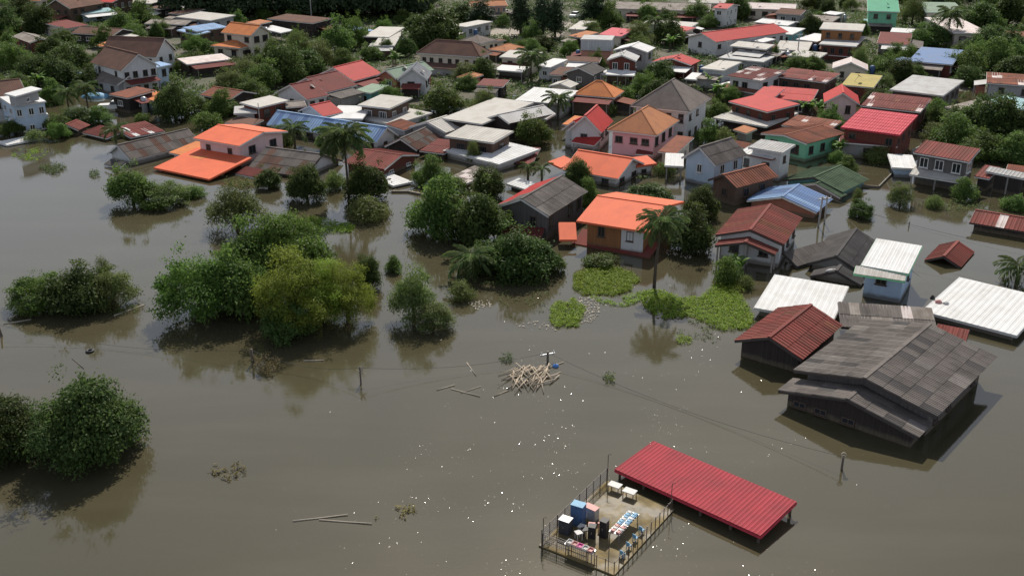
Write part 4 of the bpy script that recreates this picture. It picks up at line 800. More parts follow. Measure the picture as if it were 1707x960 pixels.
# near trees
tree('large round dark tree standing alone in water at lower left', 148, 757, 'mango_big', 8.3, 6.5, var=0)
tree('dark tree cut by the left edge beside the large round one', 12, 755, 'mango_big', 6.4, 4.8)
tree('fresh green spreading shrub, left part of the leftmost thicket', 70, 510, 'rain_low', 6.8, 3.2)
tree('dark tangled shrub in the middle of the leftmost thicket', 132, 512, 'mango', 6.8, 4.4)
tree('olive shrub at the right end of the leftmost thicket', 190, 508, 'olive', 5.2, 3.4)
tree('thin leafy sapling rising from the leftmost thicket', 178, 490, 'olive', 2.0, 4.0)
tree('fresh green spreading tree, left side of the big flooded clump', 335, 525, 'rain_low', 8.6, 6.2)
tree('tall dark airy tree at the back of the big flooded clump', 425, 490, 'mid', 8.2, 7.2)
tree('flat topped green tree behind the yellow willow in the clump', 480, 482, 'rain', 9.4, 6.8)
tree('yellow green willow in the middle of the big flooded clump', 497, 545, 'willow', 8.6, 7.4)
tree('brighter yellow green willow at the right of the big clump', 580, 535, 'willow', 6.0, 6.4)
tree('airy green tree joining the spreading tree and the yellow willow', 405, 522, 'mid', 7.4, 6.2)
tree('yellow green tree between the two willows of the clump', 540, 535, 'willow', 6.4, 6.6)
tree('low dark tree under the yellow willows of the clump', 480, 560, 'mango', 5.2, 3.6)
tree('small dark treetop at the right end of the big clump', 615, 478, 'mango', 3.2, 3.4)
tree('upright olive willow standing right of the big clump', 690, 532, 'olive', 4.8, 5.2)
tree('low spreading olive shrub at the foot of the upright willow', 722, 545, 'olive', 4.4, 2.4)
tree('thin leafy climber between big clump and upright willow', 655, 452, 'bush', 2.0, 1.5)
tree('grey green bushy tree in water above the big clump', 397, 378, 'olive', 7.4, 5.4)
tree('tall olive bush in front of the sunken dark gable', 222, 338, 'mid', 6.6, 4.8)
tree('low bright bush right of the tall olive bush', 270, 340, 'rain_low', 7.6, 2.7)
tree('narrow strip of bright bush by the grey green bushy tree', 325, 328, 'bush', 3.6, 1.3)
tree('small round dark bush in water right of the orange roofs', 448, 312, 'mango', 3.9, 2.8)
tree('round dark tree in water left of the tall palm', 512, 332, 'mango', 5.2, 4.6)
tree('dense dark tree under the tall coconut palm', 612, 332, 'mango', 6.2, 5.4)
tree('low olive bush below the dense dark tree', 612, 365, 'olivebush', 6.0, 2.2)
tree('yellowish bush behind the round dark tree', 558, 315, 'olivebush', 3.4, 2.4)
tree('reddish green leafy tree, left of the central thicket', 735, 388, 'mid', 8.0, 6.2)
tree('large dark tree in the central thicket', 798, 402, 'mango', 7.6, 6.6)
tree('round green treetop behind the central thicket', 812, 328, 'mango', 5.0, 4.0)
tree('dense green shrub in front of the old plank house', 868, 455, 'mango', 7.8, 5.0)
tree('low dark shrub at the foot of the central thicket', 800, 452, 'mango', 4.6, 3.2)
tree('light bush edging the dense shrub before the plank house', 918, 452, 'bush', 3.2, 1.8)
tree('leafy grey green bush left of the patched pale roof', 718, 305, 'mid', 5.0, 3.4)
tree('low bush right of the white slab roof', 752, 318, 'bush', 4.2, 2.0)
tree('round dark tree in front of the wide orange roof', 964, 308, 'mango', 4.2, 3.6)
tree('loose green tree between plank house and wide orange roof', 980, 352, 'mid', 3.8, 3.8)
tree('wide dark bush behind the orange hip roof', 1080, 338, 'mango', 6.2, 2.9)
tree('dark green bush right of the wide dark bush', 1168, 362, 'mango', 4.4, 4.0)
tree('big round dark tree right of the leaning palm', 1148, 415, 'mango', 5.9, 5.0)
tree('leafy green tree before the grey double gable', 890, 240, 'mid', 6.4, 4.6)
tree('thin yellowish sapling before the white skirt roof', 790, 272, 'olive', 2.4, 3.4)
tree('small bush beside the light blue house', 1105, 290, 'olivebush', 3.4, 1.6)
tree('olive shrub in water, leftmost of three below the rust striped house', 1500, 342, 'olive', 3.6, 2.6)
tree('faded olive shrub in water, middle of three below the rust striped house', 1556, 345, 'olivebush', 3.0, 1.5)
tree('green shrub in water, rightmost of three below the rust striped house', 1605, 332, 'mid', 3.6, 2.6)
tree('dark drooping young tree alone in water below the green roof', 1436, 362, 'mango', 3.2, 2.2)
tree('small upright leafy top beside the drooping young tree', 1427, 352, 'olive', 1.8, 3.0)
tree('round light bush behind the mossy green roof', 1411, 288, 'mid', 3.4, 2.2)
tree('yellowish bushes in the yard before the pink red roof', 1462, 270, 'olivebush', 4.6, 1.8)
tree('small green bush at the right edge below the open shed', 1692, 348, 'bush', 3.6, 1.6)
tree('leafy bush beside the red striped porch house', 1210, 470, 'bush', 3.4, 2.6)
tree('bright leafy tops above the hyacinth mat', 1003, 442, 'bush', 4.2, 1.2)
tree('low bush island right of the upright willow', 768, 497, 'olivebush', 3.4, 1.4)
tree('pale bush before the red striped porch house', 1240, 478, 'olivebush', 2.6, 1.2)
# palms
palm('tall coconut palm with drooping crown in mid water left', 582, 336, 8.2, 3.2, lean=(-.2, 0), n=34)
palm('leaning palm with thin trunk beside the orange hip roof', 1090, 478, 6.6, 2.4, lean=(.5, .3), n=26)
palm('left one of two tiny palms before the patched pale roof', 880, 306, 2.3, 1.3, n=12)
palm('right one of two tiny palms before the patched pale roof', 903, 312, 2.5, 1.4, n=12)
palm('half sunk palm crown at the right edge', 1694, 470, 1.6, 2.2, n=16)
palm('stubby palm in the foot of the central thicket', 785, 462, 2.0, 2.6, n=18)
palm('small palm before the red lean-to at left', 196, 252, 3.2, 2.0, n=16)
palm('palm in front of the long blue roof', 492, 246, 2.8, 2.4, n=18)
palm('palm left of the row of garden palms near the white villa', 116, 190, 3.6, 2.2)
palm('taller garden palm near the white villa', 148, 190, 4.4, 2.3)
palm('palm in the garden below the white flat roofs', 885, 136, 4.6, 3.0, n=22)
palm('small palm right of the bright white sheet roof', 930, 200, 3.4, 2.4)
palm('tall palm against the cream house at the far right', 1578, 76, 7.0, 3.6, n=22)
palm('palm left of the small red roof at top', 1090, 72, 5.0, 2.8)
banana('banana clump by the banks of the long green walled house', 1395, 262, 2.6)
banana('banana clump in the garden left of the red skirt house', 1198, 168, 3.2, s=1.3)
banana('banana clump before the orange red roof', 1345, 195, 3.0, s=1.2)
banana('second banana clump before the small pinkish house', 1372, 198, 3.2, s=1.2)
banana('banana clump beside the green gable at centre', 660, 112, 3.2, s=1.3)
banana('banana clump below the long red hall', 1120, 84, 3.4, s=1.4)
banana('pale leafed banana plant by the tall white villa', 66, 150, 3.6, s=1.2)
banana('banana clump in the yard of the pink red roof', 1420, 258, 2.2, s=.9)
banana('banana clump before the two long dark houses', 1185, 150, 3.0, s=1.2)
banana('big leaved plants beside the red porch house', 1222, 455, 1.8, s=.9)
# gardens and far trees: (pixel x, pixel y of the foot, kind, width, height, words)
FAR = [
 (20,118,'rain_low',9,6,'bright green tree at the left edge above the villa'), (62,140,'mango',8,5.5,'dark tree behind the tall white villa'), (100,142,'mango',8.5,6,'dark tree right behind the villa garden'),
 (128,120,'mango',8,6,'dark tree left of the steep brown roof'), (36,158,'mango',6,4,'dark tree over the brown gable at left'), (150,150,'mango',6,4.5,'dark tree before the white gabled house'), (88,95,'mango',7,5,'dark treetop above the left tree mass'),
 (72,62,'mango',9.5,8,'round dark tree by the maroon roof'), (12,62,'mango',10,8,'dark tree at the top left edge'), (40,35,'mango',9,7,'dark tree under the orange corner roof'), (205,58,'mid',9,6,'green tree behind the wide low brown roof'), (238,48,'mid',9,6.5,'green tree left of the brown huts'),
 (222,68,'rain_low',7,4,'light green garden tree by the wide brown roof'), (125,40,'mid',6,4,'small tree below the shiny pale blue roof'), (175,80,'mid',6,4.5,'small tree behind the orange peeping roof'), (185,105,'mango',6,4.5,'dark tree left of the steep gable'),
 (275,62,'mid',5,4,'small tree before the blue plank house'), (292,198,'mango',7.4,6.6,'tall dark tree before the rusty striped gable'), (345,212,'bush',5.2,2.8,'round pale bush at the water edge'), (325,188,'mid',6,3.6,'green bush left of the round pale bush'),
 (372,192,'mid',6,4,'green bush right of the rusty striped gable'), (385,160,'olive',7,4.5,'olive tree behind the rusty striped gable'), (420,168,'mid',7,4,'green tree left of the white open house'),
 (412,140,'olive',8,5,'olive tree in the centre left thicket'), (440,150,'mid',8,5.5,'green tree in the centre left thicket'), (476,140,'mango',9,7.5,'tall dark tree in the centre left thicket'), (455,112,'mid',8,5,'tree behind the centre left thicket by the villa'), (510,128,'mango',8,6,'dark tree left of the red terraces'),
 (500,98,'olive',7,6,'olive tree in the gap of the upper thicket'), (535,118,'olive',8,6,'pale olive tree behind the red terraces'), (565,95,'mid',9,8,'tall green tree of the upper thicket'), (590,82,'rain_low',8,7.5,'bright round tree before the grey sheds'), (575,118,'mid',6,4,'low tree right behind the highest red terrace'),
 (620,102,'mid',6,3.6,'garden bush below the front grey shed'), (645,96,'mango',4,4,'small dark tree by the front grey shed'), (678,96,'mango',5,5,'dark tree left of the long brown hip roof'), (725,80,'mango',13,10,'big broad dark tree above the long brown hip roof'), (700,78,'mango',6,5.5,'dark tree leaning on the big broad tree'),
 (803,45,'conifer',7,9,'dark cone shaped tree left of the car park'), (770,40,'mango',10,6,'tree left behind the cone shaped tree'), (740,185,'mid',7.6,4.6,'leafy bush left of the large pale roof'), (700,205,'bush',3,1.8,'small bush under the cream house'),
 (868,62,'conifer',6.5,14,'tall pine, leftmost of the pine group'), (905,66,'conifer',6.5,14,'tall pine with open crown in the pine group'), (925,64,'conifer',6,13,'tall pine at the right of the pine group'), (885,72,'mid',6,5,'bush under the leftmost pine'), (990,46,'conifer',8,12,'broad dark pine right of the pine group'), (1015,48,'mid',8,6,'green tree right of the broad pine'), (1080,38,'mid',7,5.5,'tree before the long grey roof'),
 (840,82,'bush',4,2.6,'hedge bush by the car park'), (888,92,'mid',5,3.2,'bush before the pines'), (905,85,'mango',6,4,'dark bush right below the pines'), (870,88,'rain_low',5,3,'bright bush above the white flat house'), (950,94,'rain_low',5,3.6,'bright bush left of the salmon tower block'), (985,64,'olive',6,4,'olive bush beside the small crimson roof'),
 (1065,78,'olive',8,6,'olive tree right of the crimson roof'), (1115,76,'mango',8,7,'dark tree left of the long red hall'), (1160,38,'mid',9,6,'tree between long grey roof and red tower house'), (1180,48,'mid',6,3.6,'bush before the red tower house'), (1225,34,'mango',8,8,'dark tree right of the red tower house'),
 (1098,140,'mango',6.4,5,'dark tree below the dark red house'), (1072,158,'rain_low',6,4.2,'bright tree before the white porch'), (1045,165,'bush',4,2,'bush below the white porch'), (975,178,'bush',5,2,'garden bushes below the orange tiled hip roof'), (1010,190,'olivebush',4,2,'dry bush right of the orange tiled hip roof'),
 (900,118,'mango',5,3.6,'dark bush by the garden palm'), (805,135,'mango',6,5,'dark tree right of the slate gable house'), (780,150,'mid',5,3,'bush right of the slate gable house'), (1180,240,'mid',4.5,3.5,'bush right of the pink house'), (1195,205,'mid',5,4,'bush under the white skirt roof'), (1205,245,'olivebush',4,2.4,'bush left of the tan hut'),
 (1215,170,'rain_low',5,3,'bright garden bush left of the orange red roof'), (1330,120,'mid',6,3.6,'trees before the low cream roof'), (1355,118,'mid',5,3.4,'second tree before the low cream roof'), (1290,105,'mango',3,4,'thin dark tree by the two tier pale house'), (1475,130,'mid',7,4.5,'tree left of the slate blue roof house'), (1500,140,'mango',6,5,'dark tree before the slate blue roof house'),
 (1490,98,'mid',5,3,'light garden bush right of the faded bungalow'), (1525,135,'conifer',3,4.5,'small cypress before the slate blue roof'), (1470,148,'olive',5,3,'olive bush right of the mustard roof'), (1350,60,'mango',7,6,'dark tree by the pale small roof'), (1360,18,'mango',10,6,'dark tree at the top left of the green house'), (1520,42,'olive',8,8,'tree before the green house'), (1555,78,'mango',8,6,'dark tree left of the cream house'),
 (1535,80,'mid',7,5,'green tree left below the cream house'), (1600,95,'mid',5,3,'bush before the cream house'), (1395,270,'bush',3,1.6,'low bush beside the banana clump in the yard'),
 (1605,128,'mid',9,6,'green tree right of the slate blue roof'), (1630,112,'rain_low',8,5.5,'bright tree behind the slate blue roof'), (1660,118,'mid',9,6,'green tree among right upper trees'), (1690,130,'mango',8,5,'dark tree above the rusty right roofs'), (1640,90,'mango',8,6,'dark tree right of the cream house'), (1680,92,'mango',9,6,'dark tree at the upper right edge'),
 (1630,50,'mango',11,8,'dark tree behind the cream house'), (1680,45,'mango',12,9,'dark tree at the top right corner'), (1655,28,'mango',11,8,'dark treetop at the upper right'), (1585,30,'mango',8,6,'dark tree behind the striped green roof'), (1610,145,'mango',6,4,'dark bush above the grey flat roof'),
 (1590,245,'mid',8,4.6,'green tree, left of the dense right thicket'), (1622,228,'mango',8,6,'dark tall tree in the dense right thicket'), (1655,235,'mango',8,7.5,'tallest dark tree of the dense right thicket'), (1692,240,'mango',8,6,'dark tree at the right edge of the dense thicket'), (1580,215,'mid',6,4,'light tree above the dense right thicket'), (1640,262,'mid',7,4,'green bush in front of the dense right thicket'),
 (1685,270,'mid',7,4,'green bush below the dense thicket at the edge'), (1610,270,'mid',5,3,'green bush by the rust striped house'), (1560,235,'olive',5,3,'olive bush left of the dense right thicket'), (1560,195,'bush',4,3,'small bush by the old grey shed'),
 (100,215,'mid',5,2.6,'hedge bush right of the tall white villa'), (130,208,'mango',6,3,'dark hedge below the garden palms'), (165,205,'mid',5,2.6,'green hedge at the water edge by the palms'), (15,225,'mid',5,2.4,'bush at the left edge before the villa'), (60,235,'olivebush',4,1.4,'low bush in the water near the white sheet roof'), (90,172,'mid',5,4,'bush behind the villa terrace'),
 (240,205,'bush',3,1.8,'bush beside the blue grey side wall'), (470,240,'bush',4,1.8,'bush in front of the long blue roof'), (455,232,'mango',3,2,'dark bush at the left end of the blue roof'), (548,250,'mid',4,3,'bush left behind the tall palm'), (350,90,'mid',5,3,'bush before the cream villa porch'), (325,108,'olivebush',5,2.4,'dry bush behind the rusty flat roof'), (310,120,'mid',5,3,'bush under the rusty flat roof'),
]
for px, py, k, w, hh, lab in FAR:
    tree(lab, px, py, k, w, hh, name='shrub' if hh < 3 else ('pine_tree' if k == 'conifer' else 'tree'), cat='shrub' if hh < 3 else 'tree')
# the far wood: one dark mass behind the town
def wood():
    m1 = PROTO['mango'][0][0]; Cs, Ns, T = [], [], []
    g = np.random.default_rng(5)
    def mass(x0, x1, y0, y1, n, hmin, hmax):
        for _ in range(n):
            x, y = g.uniform(x0, x1), g.uniform(y0, y1); h = g.uniform(hmin, hmax); r = g.uniform(2.6, 4.2); k = 330
            d = g.normal(size=(k, 3)); d[:, 2] = np.abs(d[:, 2])*.8+.0; d /= np.linalg.norm(d, axis=1, keepdims=True)
            c = np.array([x, y, h*.42]) + d*np.array([r, r, h*.58])*g.uniform(.75, 1.05, (k, 1)); c[:, 2] -= g.uniform(0, .35, k)*h*.5
            Cs.append(c); Ns.append(d+g.normal(0, .5, (k, 3))); T.append(g.uniform(0, .6, k)+g.uniform(0, .4))
    a = at(300, 8); b = at(700, 8)
    mass(at(280,40).x, at(700,40).x, at(300,38).y, at(300,38).y+60, 420, 9, 14)
    mass(-260, 300, 345, 430, 420, 9, 14)
    mass(at(1560,30).x, 240, at(1600,28).y, 345, 120, 8, 12)
    mass(-240, at(60,20).x, at(60,20).y, 345, 100, 8, 12)
    C = np.concatenate(Cs); Nn = np.concatenate(Ns)
    o = link('wood', leaves_mesh('wood', C, Nn, 1.0, .6, np.concatenate(T), LM['conifer'])); kind(o, 'stuff'); o['label'] = 'dark far wood along the top of the view'; o['category'] = 'wood'
wood()
# undergrowth of the gardens
def undergrowth():
    g = np.random.default_rng(9); C = []
    xy = np.stack([g.uniform(-170, 190, 60000), g.uniform(165, 335, 60000)], 1); ok = np.ones(len(xy), bool)
    for a, u, v, W_, D in FOOT:
        dx = xy[:, 0]-a.x; dy = xy[:, 1]-a.y; x = dx*u.x+dy*u.y; y = dx*v.x+dy*v.y; ok &= ~((x > .3) & (x < W_-.3) & (y > .3) & (y < D-.3))
    ph = np.sin(xy[:, 0]*.35+1.3*np.sin(xy[:, 1]*.21))+np.sin(xy[:, 1]*.31+xy[:, 0]*.11); ok &= ph > -.7
    shv = np.array([shore(x) for x in xy[:, 0]]); ok &= xy[:, 1] > shv-1
    xy = xy[ok]; k = 7; n = len(xy)
    c = np.repeat(xy, k, 0)+g.normal(0, .35, (n*k, 2)); hgt = np.repeat(np.abs(g.normal(.5, .5, n)), k)*g.uniform(0, 1, n*k)
    C = np.column_stack([c, hgt+.15]); Nn = g.normal(0, .6, (n*k, 3))+np.array([0, 0, .8])
    o = link('undergrowth', leaves_mesh('undergrowth', C, Nn, .5, .5, np.repeat(g.uniform(0, .8, n), k)+g.uniform(0, .2, n*k), LM['ground'])); kind(o, 'stuff'); o['label'] = 'weeds and low garden plants between the houses'; o['category'] = 'undergrowth'
undergrowth()

# leafy garden trees filling the gaps between the far houses
def gapfill():
    used = set(); g = random.Random(31); n = 0; tries = 0; placed = []
    while n < 90 and tries < 4000:
        tries += 1; x = g.uniform(-150, 170); y = g.uniform(140, 320)
        if abs(x) > y*.52: continue
        bad = any(-1.2 < (x-a.x)*u.x+(y-a.y)*u.y < W_+1.2 and -1.2 < (x-a.x)*v.x+(y-a.y)*v.y < D+1.2 for a, u, v, W_, D in FOOT) or any((x-px)**2+(y-py)**2 < 16 for px, py in placed)
        if bad: continue
        d = Vector((x, y, 0))-CAMP; dc = d.dot(FWD); px = CX+FPX*d.x/dc; py = CY-FPX*d.dot(UPV)/dc
        if (860 < px < 970 and py < 85) or py > 240: continue
        placed.append((x, y)); n += 1; k = g.choice(['mango','mango','mid','mid','olive','rain_low']); w = g.uniform(3.5, 6.5); h = g.uniform(2.6, 5.2)
        e0 = min(ALLH, key=lambda q: (M[q[0]].translation-Vector((x, y, 0))).length)[0]; dv = Vector((x, y, 0))-M[e0].translation
        rel = ('behind the ' if dv.y > 0 else 'before the ') if abs(dv.y) > abs(dv.x)*1.3 else ('right of the ' if dv.x > 0 else 'left of the ')
        adj = {'mango': 'dark', 'mid': 'green', 'olive': 'olive', 'rain_low': 'bright'}[k]+(' tall' if h > 4.2 else ' low' if h < 3.3 else '')
        if any(l.startswith(adj+' garden tree '+rel+' '.join(e0['label'].split()[:8])) for l in used): adj = 'second '+adj
        used.add(adj+' garden tree '+rel+' '.join(e0['label'].split()[:8]))
        tree(adj+' garden tree '+rel+' '.join(e0['label'].split()[:8]), px, py, k, w, h, name='garden_tree', group='garden trees squeezed between the far houses')
gapfill()
# ------------------------------------------------------------------ floating plants and litter
def inpoly(px, py, poly):
    c = False; n = len(poly)
    for i in range(n):
        x1, y1 = poly[i]; x2, y2 = poly[(i+1) % n]
        if (y1 > py) != (y2 > py) and px < (x2-x1)*(py-y1)/(y2-y1)+x1: c = not c
    return c
def wpoly(pts): return [(at(x, y).x, at(x, y).y) for x, y in pts]
def ell(cx, cy, rx, ry, n=20, rag=.12, seed=1):
    g = random.Random(seed); return [(cx+rx*math.cos(2*math.pi*i/n)*g.uniform(1-rag, 1+rag), cy+ry*math.sin(2*math.pi*i/n)*g.uniform(1-rag, 1+rag)) for i in range(n)]
def mat_of_plants(label, pts, dens=34, ls=.13, hmax=.32, mat='hyacinth', name='water_hyacinth', seed=3, thin=0.0):
    P = wpoly(pts); xs = [p[0] for p in P]; ys = [p[1] for p in P]; g = np.random.default_rng(seed)
    A = (max(xs)-min(xs))*(max(ys)-min(ys)); n = int(A*dens); q = [(x, y) for x, y in zip(g.uniform(min(xs), max(xs), n), g.uniform(min(ys), max(ys), n)) if inpoly(x, y, P)]
    if thin: q = [(x, y) for x, y in q if math.sin(x*2.1+seed)+math.sin(y*1.7+x*.9) > thin*2-1.2]
    q = np.array(q); k = 6; n = len(q); hh = np.abs(g.normal(.5, .25, n))*hmax
    C = np.column_stack([np.repeat(q, k, 0)+g.normal(0, .10, (n*k, 2)), np.repeat(hh, k)*g.uniform(.3, 1.1, n*k)+.02]); Nn = g.normal(0, .45, (n*k, 3))+np.array([0, 0, 1])
    o = link(name, leaves_mesh(name, C, Nn, ls, .8, np.repeat(g.uniform(0, .7, n), k)+g.uniform(0, .3, n*k), LM[mat])); kind(o, 'stuff'); o['label'] = label; o['category'] = 'water plants'; return o
mat_of_plants('bright oval mat of water hyacinth below the orange hip roof', ell(1006, 470, 54, 24, seed=2), 60)
mat_of_plants('hyacinth patch beside the ring of white litter', ell(946, 524, 28, 24, seed=4, rag=.25), 45)
mat_of_plants('long hyacinth raft reaching the red striped porch house', [(1062,487),(1100,484),(1138,498),(1170,495),(1192,473),(1222,478),(1240,500),(1257,528),(1252,548),(1205,552),(1180,540),(1150,528),(1105,532),(1075,515)], 44, seed=7)
mat_of_plants('thin hyacinth fringe joining oval mat and raft', [(978,493),(1010,500),(1062,490),(1078,500),(1040,512),(1000,506)], 18, thin=.3)
mat_of_plants('bright creeping water plants below the dense dark tree', [(494,370),(520,362),(560,372),(590,376),(588,388),(540,390),(505,384)], 26, hmax=.5)
mat_of_plants('tuft of water plants right of the creeping ones', ell(577, 380, 14, 7), 20)
mat_of_plants('floating weed tuft in the upper left open water', ell(88, 282, 20, 8, seed=6, rag=.3), 22, mat='ground', hmax=.6)
mat_of_plants('small weed tuft in the upper left open water', ell(158, 292, 9, 6, seed=8, rag=.3), 22, mat='ground', hmax=.6)
mat_of_plants('thin weeds floating before the white sheet roof', ell(50, 258, 30, 10, seed=9, rag=.4), 8, thin=.4)
mat_of_plants('half sunk weeds below the large round tree', ell(382, 785, 27, 16, seed=10, rag=.35), 9, mat='dry', thin=.3, ls=.14)
mat_of_plants('half sunk weeds in the lower middle water', ell(660, 854, 32, 13, seed=11, rag=.35), 9, mat='dry', thin=.3, ls=.14)
mat_of_plants('yellow brown drifting bush by the leaning post', ell(446, 612, 26, 15, seed=12, rag=.3), 22, mat='dry', hmax=.9)
mat_of_plants('small green tuft right of the bamboo heap', ell(1016, 633, 10, 7, seed=13), 26, mat='olive', hmax=.5)
mat_of_plants('dark tuft at the top of the bamboo heap', ell(845, 599, 13, 6, seed=14), 22, mat='mango', hmax=.5)
mat_of_plants('thin weeds right of the hyacinth raft', ell(1170, 552, 40, 16, seed=15, rag=.4), 5, mat='olive', thin=.3)
mat_of_plants('small green tuft below the raft', ell(1140, 567, 14, 8, seed=16), 20)
mat_of_plants('sparse weeds by the low bush island', ell(880, 505, 45, 25, seed=17, rag=.4), 2.5, mat='olive', thin=.5)
mat_of_plants('weeds trailing from the tall olive bush', ell(310, 322, 32, 10, seed=18, rag=.3), 18, hmax=.7)
mat_of_plants('weeds along the yard wall at right', ell(1590, 345, 60, 8, seed=19, rag=.4), 6, mat='olive', hmax=.6)
mat_of_plants('weeds fringing the red porch house corner', ell(1225, 480, 25, 12, seed=20, rag=.3), 16, hmax=.8)
mat_of_plants('weeds under the central thicket', ell(860, 472, 60, 8, seed=21, rag=.3), 10, mat='mid', hmax=.5)
mat_of_plants('weeds round the foot of the leftmost thicket', ell(205, 518, 34, 8, seed=22, rag=.4), 8, mat='olive', hmax=.4)
def litter(label, pts, dens, s=.09, seed=1, name='litter'):
    s *= .75; P = wpoly(pts); xs = [p[0] for p in P]; ys = [p[1] for p in P]; g = np.random.default_rng(seed); n = int((max(xs)-min(xs))*(max(ys)-min(ys))*dens); mb = MB()
    for x, y in zip(g.uniform(min(xs), max(xs), n), g.uniform(min(ys), max(ys), n)):
        if inpoly(x, y, P): mb.box((x, y, .03), (g.uniform(.5, 2.2)*s, g.uniform(.4, 1)*s, .06), g.uniform(0, 3.1))
    o = link(name, mb.data(name, PM['litter'])); kind(o, 'stuff'); o['label'] = label; o['category'] = 'litter'
litter('white floating litter drifted round the hyacinth patch', [(962,497),(992,493),(1003,508),(996,528),(985,540),(968,540),(975,520),(958,508)], 16, .12, 1)
litter('thin arc of litter left of the hyacinth patch', [(858,538),(900,536),(925,538),(940,547),(925,552),(890,546),(862,547)], 7, .11, 2)
litter('litter caught on the hyacinth raft', [(1062,487),(1138,498),(1222,478),(1257,528),(1205,552),(1105,532)], .9, .10, 3)
litter('twiggy litter by the low bush island', [(778,505),(815,500),(820,512),(790,518)], 14, .12, 4)
litter('litter line behind the low wall before the orange awning', [(655,315),(720,318),(720,324),(660,322)], 6, .12, 5)
litter('litter beside the big round dark tree', [(1105,415),(1155,425),(1150,433),(1110,424)], 6, .11, 6)
# ------------------------------------------------------------------ bamboo and branches
def pole(label, p0, p1, r, mat='bamboo', group=None, z0=.03, z1=.06, name='bamboo_pole', cat='pole'):
    a = at(*p0, z0); b = at(*p1, z1); c = (a+b)/2; MW = Matrix.Translation((c.x, c.y, 0)); mb = MB(); m = a.lerp(b, .5)+Vector((0, 0, -.02))
    mb.tube([a-Vector((c.x, c.y, 0)), m-Vector((c.x, c.y, 0)), b-Vector((c.x, c.y, 0))], [r, r*.9, r*.7], 6)
    o = link(name, mb.data(name, PM[mat], True), None, MW); return tag(o, label, cat, group)
g_ = random.Random(4)
for i in range(74):
    t = g_.random(); cx = 846+t*74+g_.uniform(-8, 8); cy = 632-t*6+g_.uniform(-14, 15)
    an = R(g_.choice([125, 130, 110, 140, 60, 75, 150])+g_.uniform(-14, 14)); ln = g_.uniform(10, 21)
    pole('loose bamboo pole lying in the floating heap', (cx-ln*math.cos(an), cy-ln*math.sin(an)*.72), (cx+ln*math.cos(an), cy+ln*math.sin(an)*.72), g_.uniform(.028, .055), 'bamboo', 'bamboo poles of the floating heap', g_.uniform(.02, .2), g_.uniform(.02, .2))
pole('long thin bamboo pole slanting off the right of the heap', (890,622), (940,603), .05)
pole('long bent driftwood stick, upper of the pair at lower middle', (488,868), (580,857), .05, 'driftwood', name='driftwood_stick', cat='stick')
pole('short driftwood stick, lower of the pair at lower middle', (532,866), (620,872), .05, 'driftwood', name='driftwood_stick', cat='stick')
pole('lone short stick floating left of the bamboo heap', (778,604), (794,626), .035, 'driftwood', name='driftwood_stick', cat='stick')
pole('stick at the left of the branch tangle', (728,650), (758,641), .045, 'driftwood', name='driftwood_stick', cat='stick')
pole('main branch of the tangle left of the bamboo heap', (752,648), (800,660), .05, 'driftwood', name='driftwood_stick', cat='stick')
pole('upright twig of the tangle left of the heap', (768,655), (802,643), .03, 'driftwood', name='driftwood_stick', cat='stick')
pole('pole end right of the tangle', (824,660), (848,650), .05)
pole('pole lying under the wire left of the straw post', (506,601), (540,600), .05, 'driftwood', name='driftwood_stick', cat='stick')
pole('thin stick near the floating tyre', (120,597), (140,614), .03, 'wetwood', name='driftwood_stick', cat='stick')
pole('log trailing from the leftmost thicket', (190,526), (240,508), .06, 'driftwood', name='driftwood_log', cat='log')
pole('log at the left foot of the leftmost thicket', (5,540), (52,532), .06, 'driftwood', name='driftwood_log', cat='log')
pole('pale board beside the pole at the left edge', (12,532), (28,524), .05, 'driftwood', name='driftwood_stick', cat='stick', z1=.5)
# tyre
def torus(R0, r, n=18, k=8):
    V = [((R0+r*math.cos(2*math.pi*j/k))*math.cos(2*math.pi*i/n), (R0+r*math.cos(2*math.pi*j/k))*math.sin(2*math.pi*i/n), r*math.sin(2*math.pi*j/k)) for i in range(n) for j in range(k)]
    F = [(i*k+j, ((i+1)%n)*k+j, ((i+1)%n)*k+(j+1)%k, i*k+(j+1)%k) for i in range(n) for j in range(k)]; return V, F
v, f = torus(.26, .11); p = at(150, 586); tag(link('tyre', mesh('tyre', v, f, PM['black'], True), None, Matrix.Translation((p.x, p.y, .06))), 'black tyre floating in open water at left', 'tyre')
# bundle by the heap
def lump(name, label, cat, px, py, d, mat, seed=1):
    g = random.Random(seed); mb = MB(); n, k = 12, 6; p = at(px, py)
    for j in range(k+1):
        for i in range(n):
            th = math.pi*.5*j/k; q = g.uniform(.8, 1.15); mb.v.append(Vector((d[0]/2*math.cos(th)*math.cos(6.283*i/n)*q, d[1]/2*math.cos(th)*math.sin(6.283*i/n)*q, d[2]*math.sin(th)*g.uniform(.85, 1.1)-.02)))
    for j in range(k):
        for i in range(n): mb.f.append((j*n+i, j*n+(i+1)%n, (j+1)*n+(i+1)%n, (j+1)*n+i)); mb.mi.append(0)
    return tag(link(name, mb.data(name, PM[mat], True), None, Matrix.Translation((p.x, p.y, 0))), label, cat)
lump('bundle', 'blue plastic bundle at the right end of the bamboo heap', 'bundle', 926, 611, (.55, .4, .28), 'tarp')
lump('tarpaulin', 'blue tarpaulin under the dark trees behind the villa', 'tarpaulin', 128, 138, (5, 4, 2.2), 'tarp', 2)
lump('tarpaulin', 'white and blue plastic cover by the parked pickup', 'tarpaulin', 160, 162, (5, 3, .8), 'cloth_blue', 3)
